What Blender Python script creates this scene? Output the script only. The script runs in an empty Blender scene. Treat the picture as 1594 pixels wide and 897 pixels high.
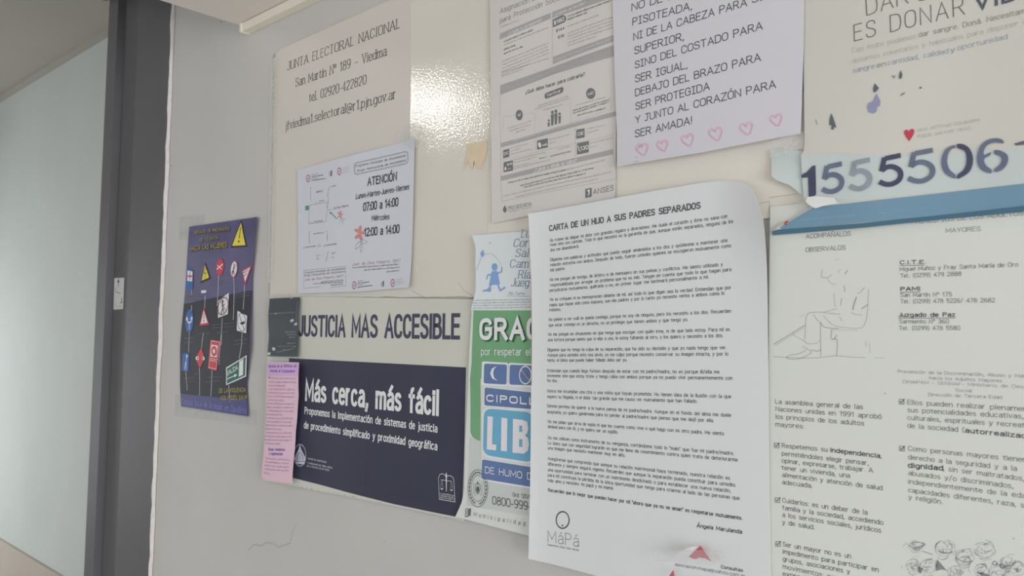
import bpy, bmesh, math, random
import numpy as np
from mathutils import Vector, Matrix

random.seed(7)
rng = np.random.default_rng(7)
scene = bpy.context.scene
col = scene.collection

# ------------------------------------------------------------------ camera
IMW, IMH, F = 1594.0, 897.0, 1250.0
CX, CY = IMW / 2, IMH / 2
_c = -0.058
_a = (-_c - 0.042) / 1.0856
ZC = Vector((_a, 1, _c)).normalized()
XC = Vector((1357 / F, 0.042, 1.0)); XC -= ZC * XC.dot(ZC); XC.normalize()
YC = ZC.cross(XC)
CAM = Vector((0.0, -0.545, 1.60))
ROT = Matrix((XC, YC, ZC))

cam_data = bpy.data.cameras.new('camera')
cam = bpy.data.objects.new('camera', cam_data); col.objects.link(cam)
cam.matrix_world = Matrix.Translation(CAM) @ ROT.to_4x4()
cam_data.sensor_width = 36.0
cam_data.lens = 36.0 * F / IMW
cam_data.clip_start = 0.01
cam_data.dof.use_dof = True
cam_data.dof.focus_distance = 0.72
cam_data.dof.aperture_fstop = 16.0
scene.camera = cam

# ------------------------------------------------------------------ light, exposure
scene.view_settings.view_transform = 'Standard'
scene.view_settings.look = 'None'
scene.view_settings.gamma = 1.0
scene.view_settings.use_curve_mapping = False
scene.view_settings.exposure = 0.1
AMBIENT = 0.85
LAMP_W = 7.5
WINDOW_W = 28.0
FILL_WINDOW_W = 3.6
world = bpy.data.worlds.new('world'); scene.world = world
world.use_nodes = True
world.node_tree.nodes['Background'].inputs[0].default_value = (0.93, 0.97, 1.0, 1)
world.node_tree.nodes['Background'].inputs[1].default_value = AMBIENT


def ray(px, py):
    return ROT @ Vector(((px - CX) / F, -(py - CY) / F, -1.0))


def unproj(px, py, y=0.0):
    d = ray(px, py)
    return CAM + d * ((y - CAM.y) / d.y)


# ------------------------------------------------------------------ materials
def lin(c):
    c = c / 255.0
    return c / 12.92 if c <= 0.04045 else ((c + 0.055) / 1.055) ** 2.4


KA = 0.66


def alb(r, g, b):
    return tuple(min(0.9, lin(v) / KA) for v in (r, g, b)) + (1.0,)


MATS = {}


def mat(name, rgb, rough=0.6, spec=0.12, mottle=0.0, mscale=18.0, bump=0.0, bscale=60.0, coat=0.0, coat_rough=0.15, coat_bump=0.0):
    if name in MATS:
        return MATS[name]
    m = bpy.data.materials.new(name); m.use_nodes = True
    nt = m.node_tree; b = nt.nodes['Principled BSDF']
    b.inputs['Roughness'].default_value = rough
    b.inputs['Specular IOR Level'].default_value = spec
    base = alb(*rgb)
    b.inputs['Base Color'].default_value = base
    tc = nt.nodes.new('ShaderNodeTexCoord')
    if mottle > 0:
        n = nt.nodes.new('ShaderNodeTexNoise'); n.inputs['Scale'].default_value = mscale
        n.inputs['Detail'].default_value = 5
        nt.links.new(tc.outputs['Object'], n.inputs['Vector'])
        r = nt.nodes.new('ShaderNodeValToRGB')
        lo = tuple(v * (1 - mottle) for v in base[:3]) + (1,)
        hi = tuple(min(0.95, v * (1 + mottle)) for v in base[:3]) + (1,)
        r.color_ramp.elements[0].position = 0.3; r.color_ramp.elements[0].color = lo
        r.color_ramp.elements[1].position = 0.7; r.color_ramp.elements[1].color = hi
        nt.links.new(n.outputs['Fac'], r.inputs['Fac'])
        nt.links.new(r.outputs['Color'], b.inputs['Base Color'])
    if bump > 0:
        n = nt.nodes.new('ShaderNodeTexNoise'); n.inputs['Scale'].default_value = bscale
        n.inputs['Detail'].default_value = 4
        nt.links.new(tc.outputs['Object'], n.inputs['Vector'])
        bp = nt.nodes.new('ShaderNodeBump'); bp.inputs['Strength'].default_value = bump
        bp.inputs['Distance'].default_value = 0.002
        nt.links.new(n.outputs['Fac'], bp.inputs['Height'])
        nt.links.new(bp.outputs['Normal'], b.inputs['Normal'])
    if coat > 0:
        b.inputs['Coat Weight'].default_value = coat
        b.inputs['Coat Roughness'].default_value = coat_rough
        if coat_bump > 0:
            n = nt.nodes.new('ShaderNodeTexNoise'); n.inputs['Scale'].default_value = 420
            n.inputs['Detail'].default_value = 2
            nt.links.new(tc.outputs['Object'], n.inputs['Vector'])
            bp = nt.nodes.new('ShaderNodeBump'); bp.inputs['Strength'].default_value = coat_bump
            bp.inputs['Distance'].default_value = 0.0006
            nt.links.new(n.outputs['Fac'], bp.inputs['Height'])
            nt.links.new(bp.outputs['Normal'], b.inputs['Coat Normal'])
    MATS[name] = m
    return m


def film_material():
    m = bpy.data.materials.new('clear_tape_film'); m.use_nodes = True
    nt = m.node_tree; b = nt.nodes['Principled BSDF']
    b.inputs['Base Color'].default_value = (0.85, 0.85, 0.83, 1)
    b.inputs['Roughness'].default_value = 0.12
    b.inputs['Alpha'].default_value = 0.16
    tc = nt.nodes.new('ShaderNodeTexCoord')
    n = nt.nodes.new('ShaderNodeTexNoise'); n.inputs['Scale'].default_value = 260
    nt.links.new(tc.outputs['Object'], n.inputs['Vector'])
    bp = nt.nodes.new('ShaderNodeBump'); bp.inputs['Strength'].default_value = 0.9
    bp.inputs['Distance'].default_value = 0.003
    nt.links.new(n.outputs['Fac'], bp.inputs['Height'])
    nt.links.new(bp.outputs['Normal'], b.inputs['Normal'])
    return m


FILM = film_material()


# ------------------------------------------------------------------ object helpers
def link_mesh(name, verts, faces, m, parent=None, loc=(0, 0, 0), smooth=False):
    me = bpy.data.meshes.new(name)
    me.from_pydata([tuple(v) for v in verts], [], [tuple(f) for f in faces])
    me.validate(); me.update()
    me.materials.append(m)
    if smooth:
        for p in me.polygons:
            p.use_smooth = True
    o = bpy.data.objects.new(name, me); col.objects.link(o)
    if parent:
        o.parent = parent
    else:
        o.location = loc
    return o


def structure(o, label, cat):
    o['kind'] = 'structure'; o['label'] = label; o['category'] = cat
    return o


def tag(o, label, cat, group=None):
    o['label'] = label; o['category'] = cat
    if group:
        o['group'] = group
    return o


def box_geo(x0, x1, y0, y1, z0, z1):
    v = [(x0, y0, z0), (x1, y0, z0), (x1, y1, z0), (x0, y1, z0), (x0, y0, z1), (x1, y0, z1), (x1, y1, z1), (x0, y1, z1)]
    f = [(0, 3, 2, 1), (4, 5, 6, 7), (0, 1, 5, 4), (1, 2, 6, 5), (2, 3, 7, 6), (3, 0, 4, 7)]
    return v, f


def box(name, x0, x1, y0, y1, z0, z1, m, parent=None):
    v, f = box_geo(x0, x1, y0, y1, z0, z1)
    return link_mesh(name, v, f, m, parent)


def extrude_profile(name, prof, z0, z1, m, parent=None):
    n = len(prof)
    v = [(x, y, z0) for x, y in prof] + [(x, y, z1) for x, y in prof]
    f = [(i, (i + 1) % n, (i + 1) % n + n, i + n) for i in range(n)]
    f += [tuple(range(n - 1, -1, -1)), tuple(range(n, 2 * n))]
    return link_mesh(name, v, f, m, parent)


# ------------------------------------------------------------------ stroke lettering
GL = {}


def _g(ch, adv, spec):
    st = []
    for part in spec.split(';'):
        part = part.strip()
        if not part:
            continue
        k, *pts = part.split()
        st.append((k, [tuple(float(q) for q in p.split(',')) for p in pts]))
    GL[ch] = (adv, st)


O_ = 'c 0,.3 0,.7 .07,.92 .27,1 .47,.92 .54,.7 .54,.3 .47,.08 .27,0 .07,.08'
C_ = 's .52,.74 .45,.93 .27,1 .08,.92 0,.7 0,.3 .08,.08 .27,0 .45,.07 .52,.26'
P_ = 'l 0,0 0,1;s 0,1 .28,1 .43,.93 .48,.75 .43,.57 .28,.49 0,.49'
for ch, adv, sp in [
    ('A', .6, 'l 0,0 .3,1 .6,0;k .11,.34 .49,.34'),
    ('B', .52, 'l 0,0 0,1;s 0,1 .26,1 .41,.93 .46,.77 .41,.61 .28,.54 0,.54;s 0,.54 .28,.54 .45,.46 .52,.27 .46,.08 .28,0 0,0'),
    ('C', .52, C_), ('D', .54, 'l 0,0 0,1;s 0,1 .22,1 .44,.93 .54,.7 .54,.3 .44,.07 .22,0 0,0'),
    ('E', .45, 'l .45,1 0,1 0,0 .45,0;k 0,.53 .4,.53'), ('F', .44, 'l .44,1 0,1 0,0;k 0,.53 .38,.53'),
    ('G', .54, C_ + ';k .52,.26 .52,.5 .3,.5'), ('H', .54, 'l 0,0 0,1;l .54,0 .54,1;k 0,.53 .54,.53'),
    ('I', .04, 'l .02,0 .02,1'), ('J', .36, 'a .36,1 .36,.25;s .36,.3 .34,.1 .2,0 .06,.05 0,.2'),
    ('K', .54, 'l 0,0 0,1;l .5,1 0,.4;l .16,.58 .54,0'), ('L', .42, 'l 0,1 0,0 .42,0'),
    ('M', .68, 'l 0,0 0,1 .34,.25 .68,1 .68,0'), ('N', .54, 'l 0,0 0,1 .54,0 .54,1'),
    ('O', .54, O_), ('P', .48, P_), ('Q', .56, O_ + ';l .32,.24 .56,-.06'), ('R', .54, P_ + ';l .27,.49 .54,0'),
    ('S', .5, 's .48,.77 .43,.94 .25,1 .07,.93 .02,.76 .08,.61 .25,.52 .43,.42 .5,.25 .44,.07 .25,0 .06,.06 0,.22'),
    ('T', .54, 'k 0,1 .54,1;l .27,1 .27,0'), ('U', .54, 'a 0,1 0,.3;a .54,1 .54,.3;s 0,.4 .01,.2 .08,.06 .27,0 .46,.06 .53,.2 .54,.4'),
    ('V', .56, 'l 0,1 .28,0 .56,1'), ('W', .84, 'l 0,1 .2,0 .42,.85 .64,0 .84,1'), ('X', .54, 'l 0,0 .54,1;l 0,1 .54,0'),
    ('Y', .56, 'l 0,1 .28,.48 .56,1;l .28,.48 .28,0'), ('Z', .52, 'l 0,1 .52,1 0,0 .52,0'),
    ('a', .42, 's .04,.56 .12,.68 .23,.7 .36,.66 .42,.5 .42,.4;a .42,.5 .42,0;s .42,.42 .25,.4 .07,.33 .01,.18 .06,.03 .19,0 .34,.06 .42,.2'),
    ('b', .44, 'l 0,0 0,1;s 0,.48 .07,.64 .22,.7 .37,.64 .44,.48 .44,.22 .37,.06 .22,0 .07,.05 0,.22'),
    ('c', .4, 's .39,.53 .33,.66 .21,.7 .07,.64 0,.48 0,.22 .07,.06 .21,0 .33,.04 .4,.17'),
    ('d', .44, 'l .44,0 .44,1;s .44,.48 .37,.64 .22,.7 .07,.64 0,.48 0,.22 .07,.06 .22,0 .37,.05 .44,.22'),
    ('e', .42, 'k 0,.37 .42,.37;s .42,.37 .42,.5 .35,.65 .21,.7 .07,.64 0,.48 0,.22 .07,.06 .22,0 .35,.04 .41,.15'),
    ('f', .28, 's .3,.99 .2,1 .12,.94 .1,.78 .1,.6;a .1,.7 .1,0;k -.03,.68 .27,.68'),
    ('g', .44, 's .44,.48 .37,.64 .22,.7 .07,.64 0,.48 0,.22 .07,.06 .22,0 .37,.05 .44,.22;s .44,.7 .44,.3 .44,-.02 .37,-.2 .2,-.26 .04,-.2'),
    ('h', .42, 'l 0,0 0,1;s 0,.46 .08,.65 .23,.7 .37,.64 .42,.46;a .42,.48 .42,0'),
    ('i', .04, 'l .02,0 .02,.7;d .02,.93'), ('ı', .04, 'l .02,0 .02,.7'),
    ('j', .1, 's .1,.7 .1,.2 .1,-.08 .04,-.22 -.08,-.25;d .1,.93'),
    ('k', .42, 'l 0,0 0,1;l .38,.7 0,.28;l .13,.42 .42,0'), ('l', .04, 'l .02,0 .02,1'),
    ('m', .7, 'l 0,0 0,.7;s 0,.46 .07,.65 .19,.7 .31,.64 .35,.46;a .35,.48 .35,0;s .35,.46 .42,.65 .54,.7 .66,.64 .7,.46;a .7,.48 .7,0'),
    ('n', .42, 'l 0,0 0,.7;s 0,.46 .08,.65 .23,.7 .37,.64 .42,.46;a .42,.48 .42,0'),
    ('o', .44, 'c 0,.24 0,.46 .06,.64 .22,.7 .38,.64 .44,.46 .44,.24 .38,.06 .22,0 .06,.06'),
    ('p', .44, 'l 0,-.27 0,.7;s 0,.48 .07,.64 .22,.7 .37,.64 .44,.48 .44,.22 .37,.06 .22,0 .07,.05 0,.22'),
    ('q', .44, 'l .44,-.27 .44,.7;s .44,.48 .37,.64 .22,.7 .07,.64 0,.48 0,.22 .07,.06 .22,0 .37,.05 .44,.22'),
    ('r', .28, 'l 0,0 0,.7;s 0,.44 .07,.63 .18,.7 .28,.68'),
    ('s', .37, 's .35,.54 .3,.66 .18,.7 .06,.65 .02,.53 .07,.42 .19,.36 .32,.29 .37,.17 .32,.05 .18,0 .05,.04 0,.16'),
    ('t', .28, 's .1,.92 .1,.5 .1,.18 .16,.03 .29,.01;k -.03,.68 .27,.68'),
    ('u', .42, 's 0,.7 0,.4 0,.22 .06,.05 .19,0 .34,.05 .42,.22;a .42,.7 .42,0'),
    ('v', .42, 'l 0,.7 .21,0 .42,.7'), ('w', .64, 'l 0,.7 .16,0 .32,.6 .48,0 .64,.7'), ('x', .42, 'l 0,0 .42,.7;l 0,.7 .42,0'),
    ('y', .42, 'a 0,.7 .21,.02;a .42,.7 .18,-.1 .02,-.25'), ('z', .4, 'l 0,.7 .4,.7 0,0 .4,0'),
    ('0', .5, 'c 0,.3 0,.7 .06,.92 .25,1 .44,.92 .5,.7 .5,.3 .44,.08 .25,0 .06,.08'), ('1', .3, 'a 0,.76 .22,1 .22,0'),
    ('2', .48, 's .02,.75 .08,.93 .24,1 .41,.93 .46,.75 .4,.55 .2,.28 0,0;k 0,0 .48,0'),
    ('3', .48, 's .02,.8 .1,.95 .24,1 .4,.93 .45,.76 .38,.59 .18,.53;s .18,.53 .4,.47 .48,.27 .42,.07 .24,0 .08,.05 0,.2'),
    ('4', .52, 'a .38,0 .38,1 0,.3 .52,.3'), ('5', .48, 'k .43,1 .08,1;a .08,1 .04,.52;s .04,.52 .14,.6 .26,.62 .42,.54 .48,.32 .42,.08 .24,0 .08,.05 0,.19'),
    ('6', .48, 's .42,.93 .28,1 .1,.9 .01,.6 0,.34;c 0,.3 .05,.52 .24,.6 .42,.52 .48,.3 .42,.07 .24,0 .06,.07'),
    ('7', .48, 'a 0,1 .48,1 .16,0'), ('8', .5, 'c .25,.54 .08,.62 .04,.77 .1,.94 .25,1 .4,.94 .46,.77 .42,.62;c .25,.54 .06,.46 0,.27 .06,.07 .25,0 .44,.07 .5,.27 .44,.46'),
    ('9', .48, 'c .48,.7 .43,.48 .24,.4 .06,.48 0,.7 .06,.93 .24,1 .42,.93;s .48,.66 .47,.4 .38,.1 .2,0 .06,.07'),
    ('.', .06, 'd .03,.05'), (',', .08, 'd .05,.05;a .06,.05 .0,-.16'), (':', .06, 'd .03,.05;d .03,.6'), (';', .06, 'd .03,.6;a .05,.05 0,-.16'),
    ('-', .26, 'k 0,.36 .26,.36'), ('–', .5, 'k 0,.36 .5,.36'), ('!', .06, 'a .03,1 .03,.3;d .03,.05'),
    ('(', .2, 's .2,1.08 .06,.8 .0,.42 .06,.04 .2,-.22'), (')', .2, 's 0,1.08 .14,.8 .2,.42 .14,.04 0,-.22'),
    ('/', .36, 'k 0,-.08 .36,1.08'), ('º', .26, 'c 0,.8 .03,.95 .13,1 .23,.95 .26,.8 .23,.65 .13,.6 .03,.65'),
    ('"', .16, 'k .02,1 .02,.74;k .15,1 .15,.74'), ('¿', .4, 's .4,.0 .3,-.2 .16,-.24 .02,-.15 0,.04 .06,.2 .2,.34 .2,.5;d .2,.72'),
    ('?', .42, 's .02,.8 .1,.95 .22,1 .36,.93 .42,.76 .36,.6 .22,.45 .2,.28;d .2,.04'),
    ('$', .48, 's .46,.76 .41,.9 .24,.95 .07,.88 .03,.74 .1,.6 .24,.52 .42,.42 .48,.25 .42,.1 .24,.05 .06,.1 0,.24;k .24,1.1 .24,-.1'),
    ('@', .8, 'c .26,.34 .3,.5 .42,.55 .52,.48 .54,.34 .5,.2 .38,.14 .29,.2;s .54,.55 .53,.25 .58,.14 .7,.18 .78,.4 .72,.7 .55,.86 .4,.9 .18,.82 .03,.6 0,.35 .05,.06 .22,-.14 .42,-.18 .62,-.12'),
]:
    _g(ch, adv, sp)
ACC = {'á': ('a', .21), 'é': ('e', .21), 'í': ('ı', .02), 'ó': ('o', .22), 'ú': ('u', .21), 'Á': ('A', .3), 'É': ('E', .22), 'Í': ('I', .02), 'Ó': ('O', .27), 'Ú': ('U', .27)}
for k_, (b_, x_) in ACC.items():
    lo_ = 1.14 if b_.isupper() else .84
    GL[k_] = (GL[b_][0], GL[b_][1] + [('k', [(x_ - .04, lo_), (x_ + .1, lo_ + .18)])])
for k_, b_ in (('ñ', 'n'), ('Ñ', 'N')):
    lo_ = 1.16 if b_.isupper() else .86
    GL[k_] = (GL[b_][0], GL[b_][1] + [('s', [(.06, lo_), (.15, lo_ + .1), (.28, lo_ + .02), (.38, lo_ + .11)])])
COMIC = {'I': (.36, [('a', [(0, 1), (.36, 1)]), ('a', [(0, 0), (.36, 0)]), ('a', [(.18, 0), (.18, 1)])]),
         'J': (.46, [('a', [(.08, 1), (.5, 1)])] + [('s', [(.32, 1), (.32, .5), (.3, .15), (.16, 0), (0, .12)])])}
SLAB = {'I': (.14, [('l', [(.07, 0), (.07, 1)])]), 'i': (.1, [('l', [(.05, 0), (.05, .7)]), ('d', [(.05, .93)])]), 'l': (.1, [('l', [(.05, 0), (.05, 1)])])}


def catmull(p, closed, n):
    p = np.array(p, float)
    m = len(p)
    if m < 3 and not closed:
        return p
    if closed:
        q = np.vstack([p[-1], p, p[0], p[1]]); segs = m
    else:
        q = np.vstack([2 * p[0] - p[1], p, 2 * p[-1] - p[-2]]); segs = m - 1
    out = []
    for i in range(segs):
        a, b, c, d = q[i], q[i + 1], q[i + 2], q[i + 3]
        for j in range(n):
            t = j / n
            out.append(0.5 * (2 * b + (c - a) * t + (2 * a - 5 * b + 4 * c - d) * t * t + (3 * b - a - 3 * c + d) * t ** 3))
    if not closed:
        out.append(p[-1])
    return np.array(out)


def stroke(pts, w, closed=False, ext=0.0, contrast=1.0, rnd=False):
    """strip mesh (verts, faces) of width w along a 2D path"""
    p = np.array(pts, float)
    if len(p) > 1:
        keep = [0] + [i for i in range(1, len(p)) if np.hypot(*(p[i] - p[i - 1])) > 1e-9]
        p = p[keep]
    n = len(p)
    if n < 2:
        return np.zeros((0, 2)), []
    if closed:
        d = np.roll(p, -1, 0) - p
    else:
        d = np.diff(p, axis=0)
    d = d / np.maximum(np.hypot(d[:, 0], d[:, 1]), 1e-12)[:, None]
    if not closed and ext:
        p[0] -= d[0] * ext; p[-1] += d[-1] * ext
    hw = 0.5 * w * (contrast + (1 - contrast) * np.abs(d[:, 1]))
    nr = np.stack([-d[:, 1], d[:, 0]], 1)
    L = []
    for i in range(n):
        if closed:
            i0, i1 = (i - 1) % n, i
        else:
            i0, i1 = max(i - 1, 0), min(i, n - 2)
        m = nr[i0] + nr[i1]; ml = np.hypot(*m)
        if ml < 1e-6:
            off = nr[i1] * hw[i1]
        else:
            m = m / ml
            off = m * min(0.5 * (hw[i0] + hw[i1]) / max(m.dot(nr[i1]), 0.42), 2.2 * hw[i1])
        L.append(off)
    L = np.array(L)
    v = np.empty((2 * n, 2)); v[0::2] = p + L; v[1::2] = p - L
    f = [(2 * i, 2 * i + 1, 2 * i + 3, 2 * i + 2) for i in range(n - 1)]
    if closed:
        f.append((2 * n - 2, 2 * n - 1, 1, 0))
    elif rnd:
        vs = [v]
        for e, s in ((0, -1), (n - 1, 1)):
            dd = d[0] if e == 0 else d[-1]; nn = np.array([-dd[1], dd[0]])
            h_ = hw[0] if e == 0 else hw[-1]
            ring = [p[e] + h_ * (nn * math.cos(a) + s * dd * math.sin(a)) for a in np.linspace(0, math.pi, 6)]
            b0 = sum(len(x) for x in vs); vs.append(np.array(ring)); f.append(tuple(range(b0, b0 + 6)))
        v = np.vstack(vs)
    return v, f


def text_strokes(s, style, wt, gap):
    """list of (kind, pts) in glyph units and the total width"""
    over = COMIC if style == 'comic' else (SLAB if style == 'serif' else {})
    x = 0.0; out = []
    for ch in s:
        if ch == ' ':
            x += (.24 if style == 'comic' else .32) + gap; continue
        adv, st = over.get(ch) or GL.get(ch) or GL['o']
        for k, pts in st:
            out.append((k, [(px + x, py) for px, py in pts]))
        x += adv + gap
    return out, x - gap


# ------------------------------------------------------------------ sheets of paper and their print
LAY = 0.00016


class Sheet:
    """A sheet fixed to the wall. rows: polylines of photo points from its top edge to its
    bottom edge, taken onto the wall plane; h(s,t): how far it bulges off the wall."""

    def __init__(self, name, label, cat, rows, off, m, ts=None, nx=24, ny=24, h=None, group=None, thick=0.00025, jit=0.0, smooth=True):
        self.off = off
        self.h = h or (lambda s, t: 0 * s)
        self.thick = thick
        tl, tr = unproj(*rows[0][0], -off), unproj(*rows[0][-1], -off)
        bl = unproj(*rows[-1][0], -off)
        A = np.array([[tr.x - tl.x, bl.x - tl.x], [tr.z - tl.z, bl.z - tl.z]])
        self.inv = np.linalg.inv(A); self.o2 = np.array([tl.x, tl.z])
        K = len(rows)
        ts = ts or [i / (K - 1) for i in range(K)]
        R = []
        for row in rows:
            w = np.array([self.uv(*p) for p in row])
            u = np.linspace(0, 1, len(w)) if len(w) > 2 else np.array([0, 1])
            if len(w) > 2:
                dd = np.r_[0, np.cumsum(np.hypot(*np.diff(w, axis=0).T))]; u = dd / dd[-1]
            ss = np.linspace(0, 1, nx + 1)
            R.append(np.stack([np.interp(ss, u, w[:, 0]), np.interp(ss, u, w[:, 1])], 1))
        R = np.array(R)
        tt = np.linspace(0, 1, ny + 1)
        G = np.empty((ny + 1, nx + 1, 2))
        for c in range(nx + 1):
            for q in range(2):
                G[:, c, q] = np.interp(tt, ts, R[:, c, q])
        if jit:
            G[0, :, 1] += rng.normal(0, jit, nx + 1); G[-1, :, 1] += rng.normal(0, jit, nx + 1)
            G[:, 0, 0] += rng.normal(0, jit, ny + 1); G[:, -1, 0] += rng.normal(0, jit, ny + 1)
        self.G = G
        flat = G.reshape(-1, 2)
        y = -(off + self.hh(flat))
        ctr = np.array([flat[:, 0].mean(), y.mean(), flat[:, 1].mean()])
        self.ctr = ctr
        fr = np.stack([flat[:, 0], y, flat[:, 1]], 1) - ctr
        bk = fr + np.array([0, thick, 0])
        N = len(fr); W1 = nx + 1
        faces = []
        for r in range(ny):
            for c in range(nx):
                a = r * W1 + c
                faces.append((a, a + W1, a + W1 + 1, a + 1))
                faces.append((N + a, N + a + 1, N + a + W1 + 1, N + a + W1))
        ring = [c for c in range(nx + 1)] + [r * W1 + nx for r in range(1, ny + 1)] + [ny * W1 + c for c in range(nx - 1, -1, -1)] + [r * W1 for r in range(ny - 1, 0, -1)]
        V = np.vstack([fr, bk, fr[ring], bk[ring]])
        b = 2 * N; n = len(ring)
        for i in range(n):
            j = (i + 1) % n
            faces.append((b + i, b + j, b + n + j, b + n + i))
        self.obj = link_mesh(name, V, faces, m, loc=tuple(ctr), smooth=smooth)
        tag(self.obj, label, cat, group)

    def st(self, uv):
        return (np.asarray(uv) - self.o2) @ self.inv.T

    def hh(self, uv):
        q = self.st(uv)
        return np.asarray(self.h(np.clip(q[..., 0], -.1, 1.1), np.clip(q[..., 1], -.1, 1.1)))

    def uv(self, px, py):
        y = -self.off
        for _ in range(5):
            P = unproj(px, py, y)
            y = -(self.off + float(self.hh(np.array([[P.x, P.z]]))[0]))
        return np.array([P.x, P.z])


class Ink:
    """One printed layer of a sheet (a child mesh of the sheet)."""

    def __init__(self, sheet, name, m, layer=1, label=None):
        self.s, self.name, self.m, self.layer, self.label = sheet, name, m, layer, label
        self.blocks = []; self.objs = []

    def new(self):
        if not self.blocks or self.blocks[-1][0]:
            self.blocks.append(([], [], [0]))

    def add(self, v, f):
        if len(v) == 0:
            return
        V, Fc, n = self.blocks[-1]
        V.append(np.asarray(v, float)); Fc += [tuple(i + n[0] for i in q) for q in f]; n[0] += len(v)

    def P(self, p):
        return self.s.uv(*p)

    def m_at(self, p, dpx):
        return float(np.hypot(*(self.P((p[0], p[1] - dpx)) - self.P(p))))

    def poly(self, pts):
        self.new()
        v = np.array([self.P(p) for p in pts])
        # fan around centre is only right for star-shaped outlines, so ngons are tessellated on build
        self.add(v, [tuple(range(len(v)))])

    def patch(self, tl, tr, br, bl, n=12):
        self.new()
        a, b, c, d = (self.P(p) for p in (tl, tr, br, bl))
        v = []; f = []
        for i in range(n + 1):
            for j in range(n + 1):
                s, t = j / n, i / n
                v.append((a * (1 - s) + b * s) * (1 - t) + (d * (1 - s) + c * s) * t)
        for i in range(n):
            for j in range(n):
                q = i * (n + 1) + j
                f.append((q, q + n + 1, q + n + 2, q + 1))
        self.add(v, f)

    def band(self, t0l, t0r, t1l, t1r, ns=24, nt=24):
        """a printed field from edge to edge of the sheet, between two slanting heights"""
        self.new()
        G = self.s.G; R, C = G.shape[0] - 1, G.shape[1] - 1
        v = []; f = []
        for i in range(nt + 1):
            for j in range(ns + 1):
                s = .006 + .988 * j / ns; a = t0l + (t0r - t0l) * s; b = t1l + (t1r - t1l) * s
                r, c = min(max(a + (b - a) * i / nt, 0), .9999) * R, s * C
                r0, c0 = int(r), int(c); fr, fc = r - r0, c - c0
                v.append((G[r0, c0] * (1 - fc) + G[r0, c0 + 1] * fc) * (1 - fr) + (G[r0 + 1, c0] * (1 - fc) + G[r0 + 1, c0 + 1] * fc) * fr)
        for i in range(nt):
            for j in range(ns):
                q = i * (ns + 1) + j; f.append((q, q + ns + 1, q + ns + 2, q + 1))
        self.add(np.array(v), f)

    def blob(self, pts, n=3):
        """a filled shape with a rounded outline"""
        self.new()
        v = catmull(np.array([self.P(p) for p in pts]), True, n)
        self.add(v, [tuple(range(len(v)))])

    def line(self, pts, wpx, closed=False, smooth=0, rnd=True):
        self.new()
        w = self.m_at(pts[0], wpx)
        v = np.array([self.P(p) for p in pts])
        if smooth:
            v = catmull(v, closed, smooth)
        self.add(*stroke(v, w, closed, rnd=rnd))

    def ell(self, c, rx, ry, rot=0.0, n=24):
        pts = []
        for i in range(n):
            a = 2 * math.pi * i / n
            x, y = rx * math.cos(a), ry * math.sin(a)
            pts.append((c[0] + x * math.cos(rot) - y * math.sin(rot), c[1] + x * math.sin(rot) + y * math.cos(rot)))
        self.poly(pts)

    def ring(self, c, rx, ry, wpx, rot=0.0, n=28):
        pts = []
        for i in range(n):
            a = 2 * math.pi * i / n
            x, y = rx * math.cos(a), ry * math.sin(a)
            pts.append((c[0] + x * math.cos(rot) - y * math.sin(rot), c[1] + x * math.sin(rot) + y * math.cos(rot)))
        self.line(pts, wpx, closed=True)

    def rrect(self, tl, tr, br, bl, r=0.2, n=4, line=0):
        P = [np.array(p, float) for p in (tl, tr, br, bl)]
        L = min(np.hypot(*(P[1] - P[0])), np.hypot(*(P[3] - P[0])))
        out = []
        for i in range(4):
            p, a, b = P[i], P[i - 1], P[(i + 1) % 4]
            ka = p + (a - p) / np.hypot(*(a - p)) * L * r; kb = p + (b - p) / np.hypot(*(b - p)) * L * r
            for j in range(n + 1):
                t = j / n
                out.append(tuple(ka * (1 - t) ** 2 + 2 * p * t * (1 - t) + kb * t * t))
        if line:
            self.line(out, line, closed=True)
        else:
            self.poly(out)

    def text(self, s, p0, p1, hpx, style='sans', wt=.11, gap=None, slant=0.0, n=3, mm=None, hp=None):
        """lettering along the baseline p0 -> p1 (photo points), cap height hpx at hp or the middle"""
        self.new()
        a, b = self.P(p0), self.P(p1)
        mid = hp or ((p0[0] + p1[0]) / 2, (p0[1] + p1[1]) / 2)
        h = mm if mm else self.m_at(mid, hpx)
        e = b - a; L = np.hypot(*e); e /= L; up = np.array([-e[1], e[0]])
        gap = gap if gap is not None else {'sans': .13, 'comic': .12, 'din': .16, 'serif': .13, 'thin': .18}.get(style, .13) + wt * .5
        st, tw = text_strokes(s, style, wt, gap)
        sx = L / (tw * h)
        ins = 0.5 * wt
        con = 0.5 if style == 'serif' else 1.0
        for k, pts in st:
            q = np.array(pts, float)
            if k in 'sc':
                q = catmull(q, k == 'c', n)
            if style != 'serif':
                yy = q[:, 1]; q[:, 1] = np.where(yy < 0, yy + ins, np.where(yy > 1, yy - ins, ins + yy * (1 - 2 * ins)))
            X = (q[:, 0] * sx + slant * q[:, 1]) * h; Y = q[:, 1] * h
            W = wt * h
            pts2 = a + X[:, None] * e + Y[:, None] * up
            if k == 'd':
                c = pts2[0]; r = W * (.62 if style != 'din' else .56)
                if style in ('din',):
                    ring = [c + r * (e * x + up * y) for x, y in ((-1, -1), (1, -1), (1, 1), (-1, 1))]
                else:
                    ring = [c + r * (e * math.cos(t) + up * math.sin(t)) for t in np.linspace(0, 2 * math.pi, 9)[:-1]]
                self.add(ring, [tuple(range(len(ring)))]); continue
            local = np.stack([X, Y], 1)
            rnd = style in ('comic', 'thin')
            v, f = stroke(local, W, k == 'c', ext=(0.0 if (k in 'sc' or rnd or style == 'serif') else W * .5), contrast=con, rnd=rnd)
            if len(v):
                self.add(a + v[:, :1] * e + v[:, 1:] * up, f)
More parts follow.
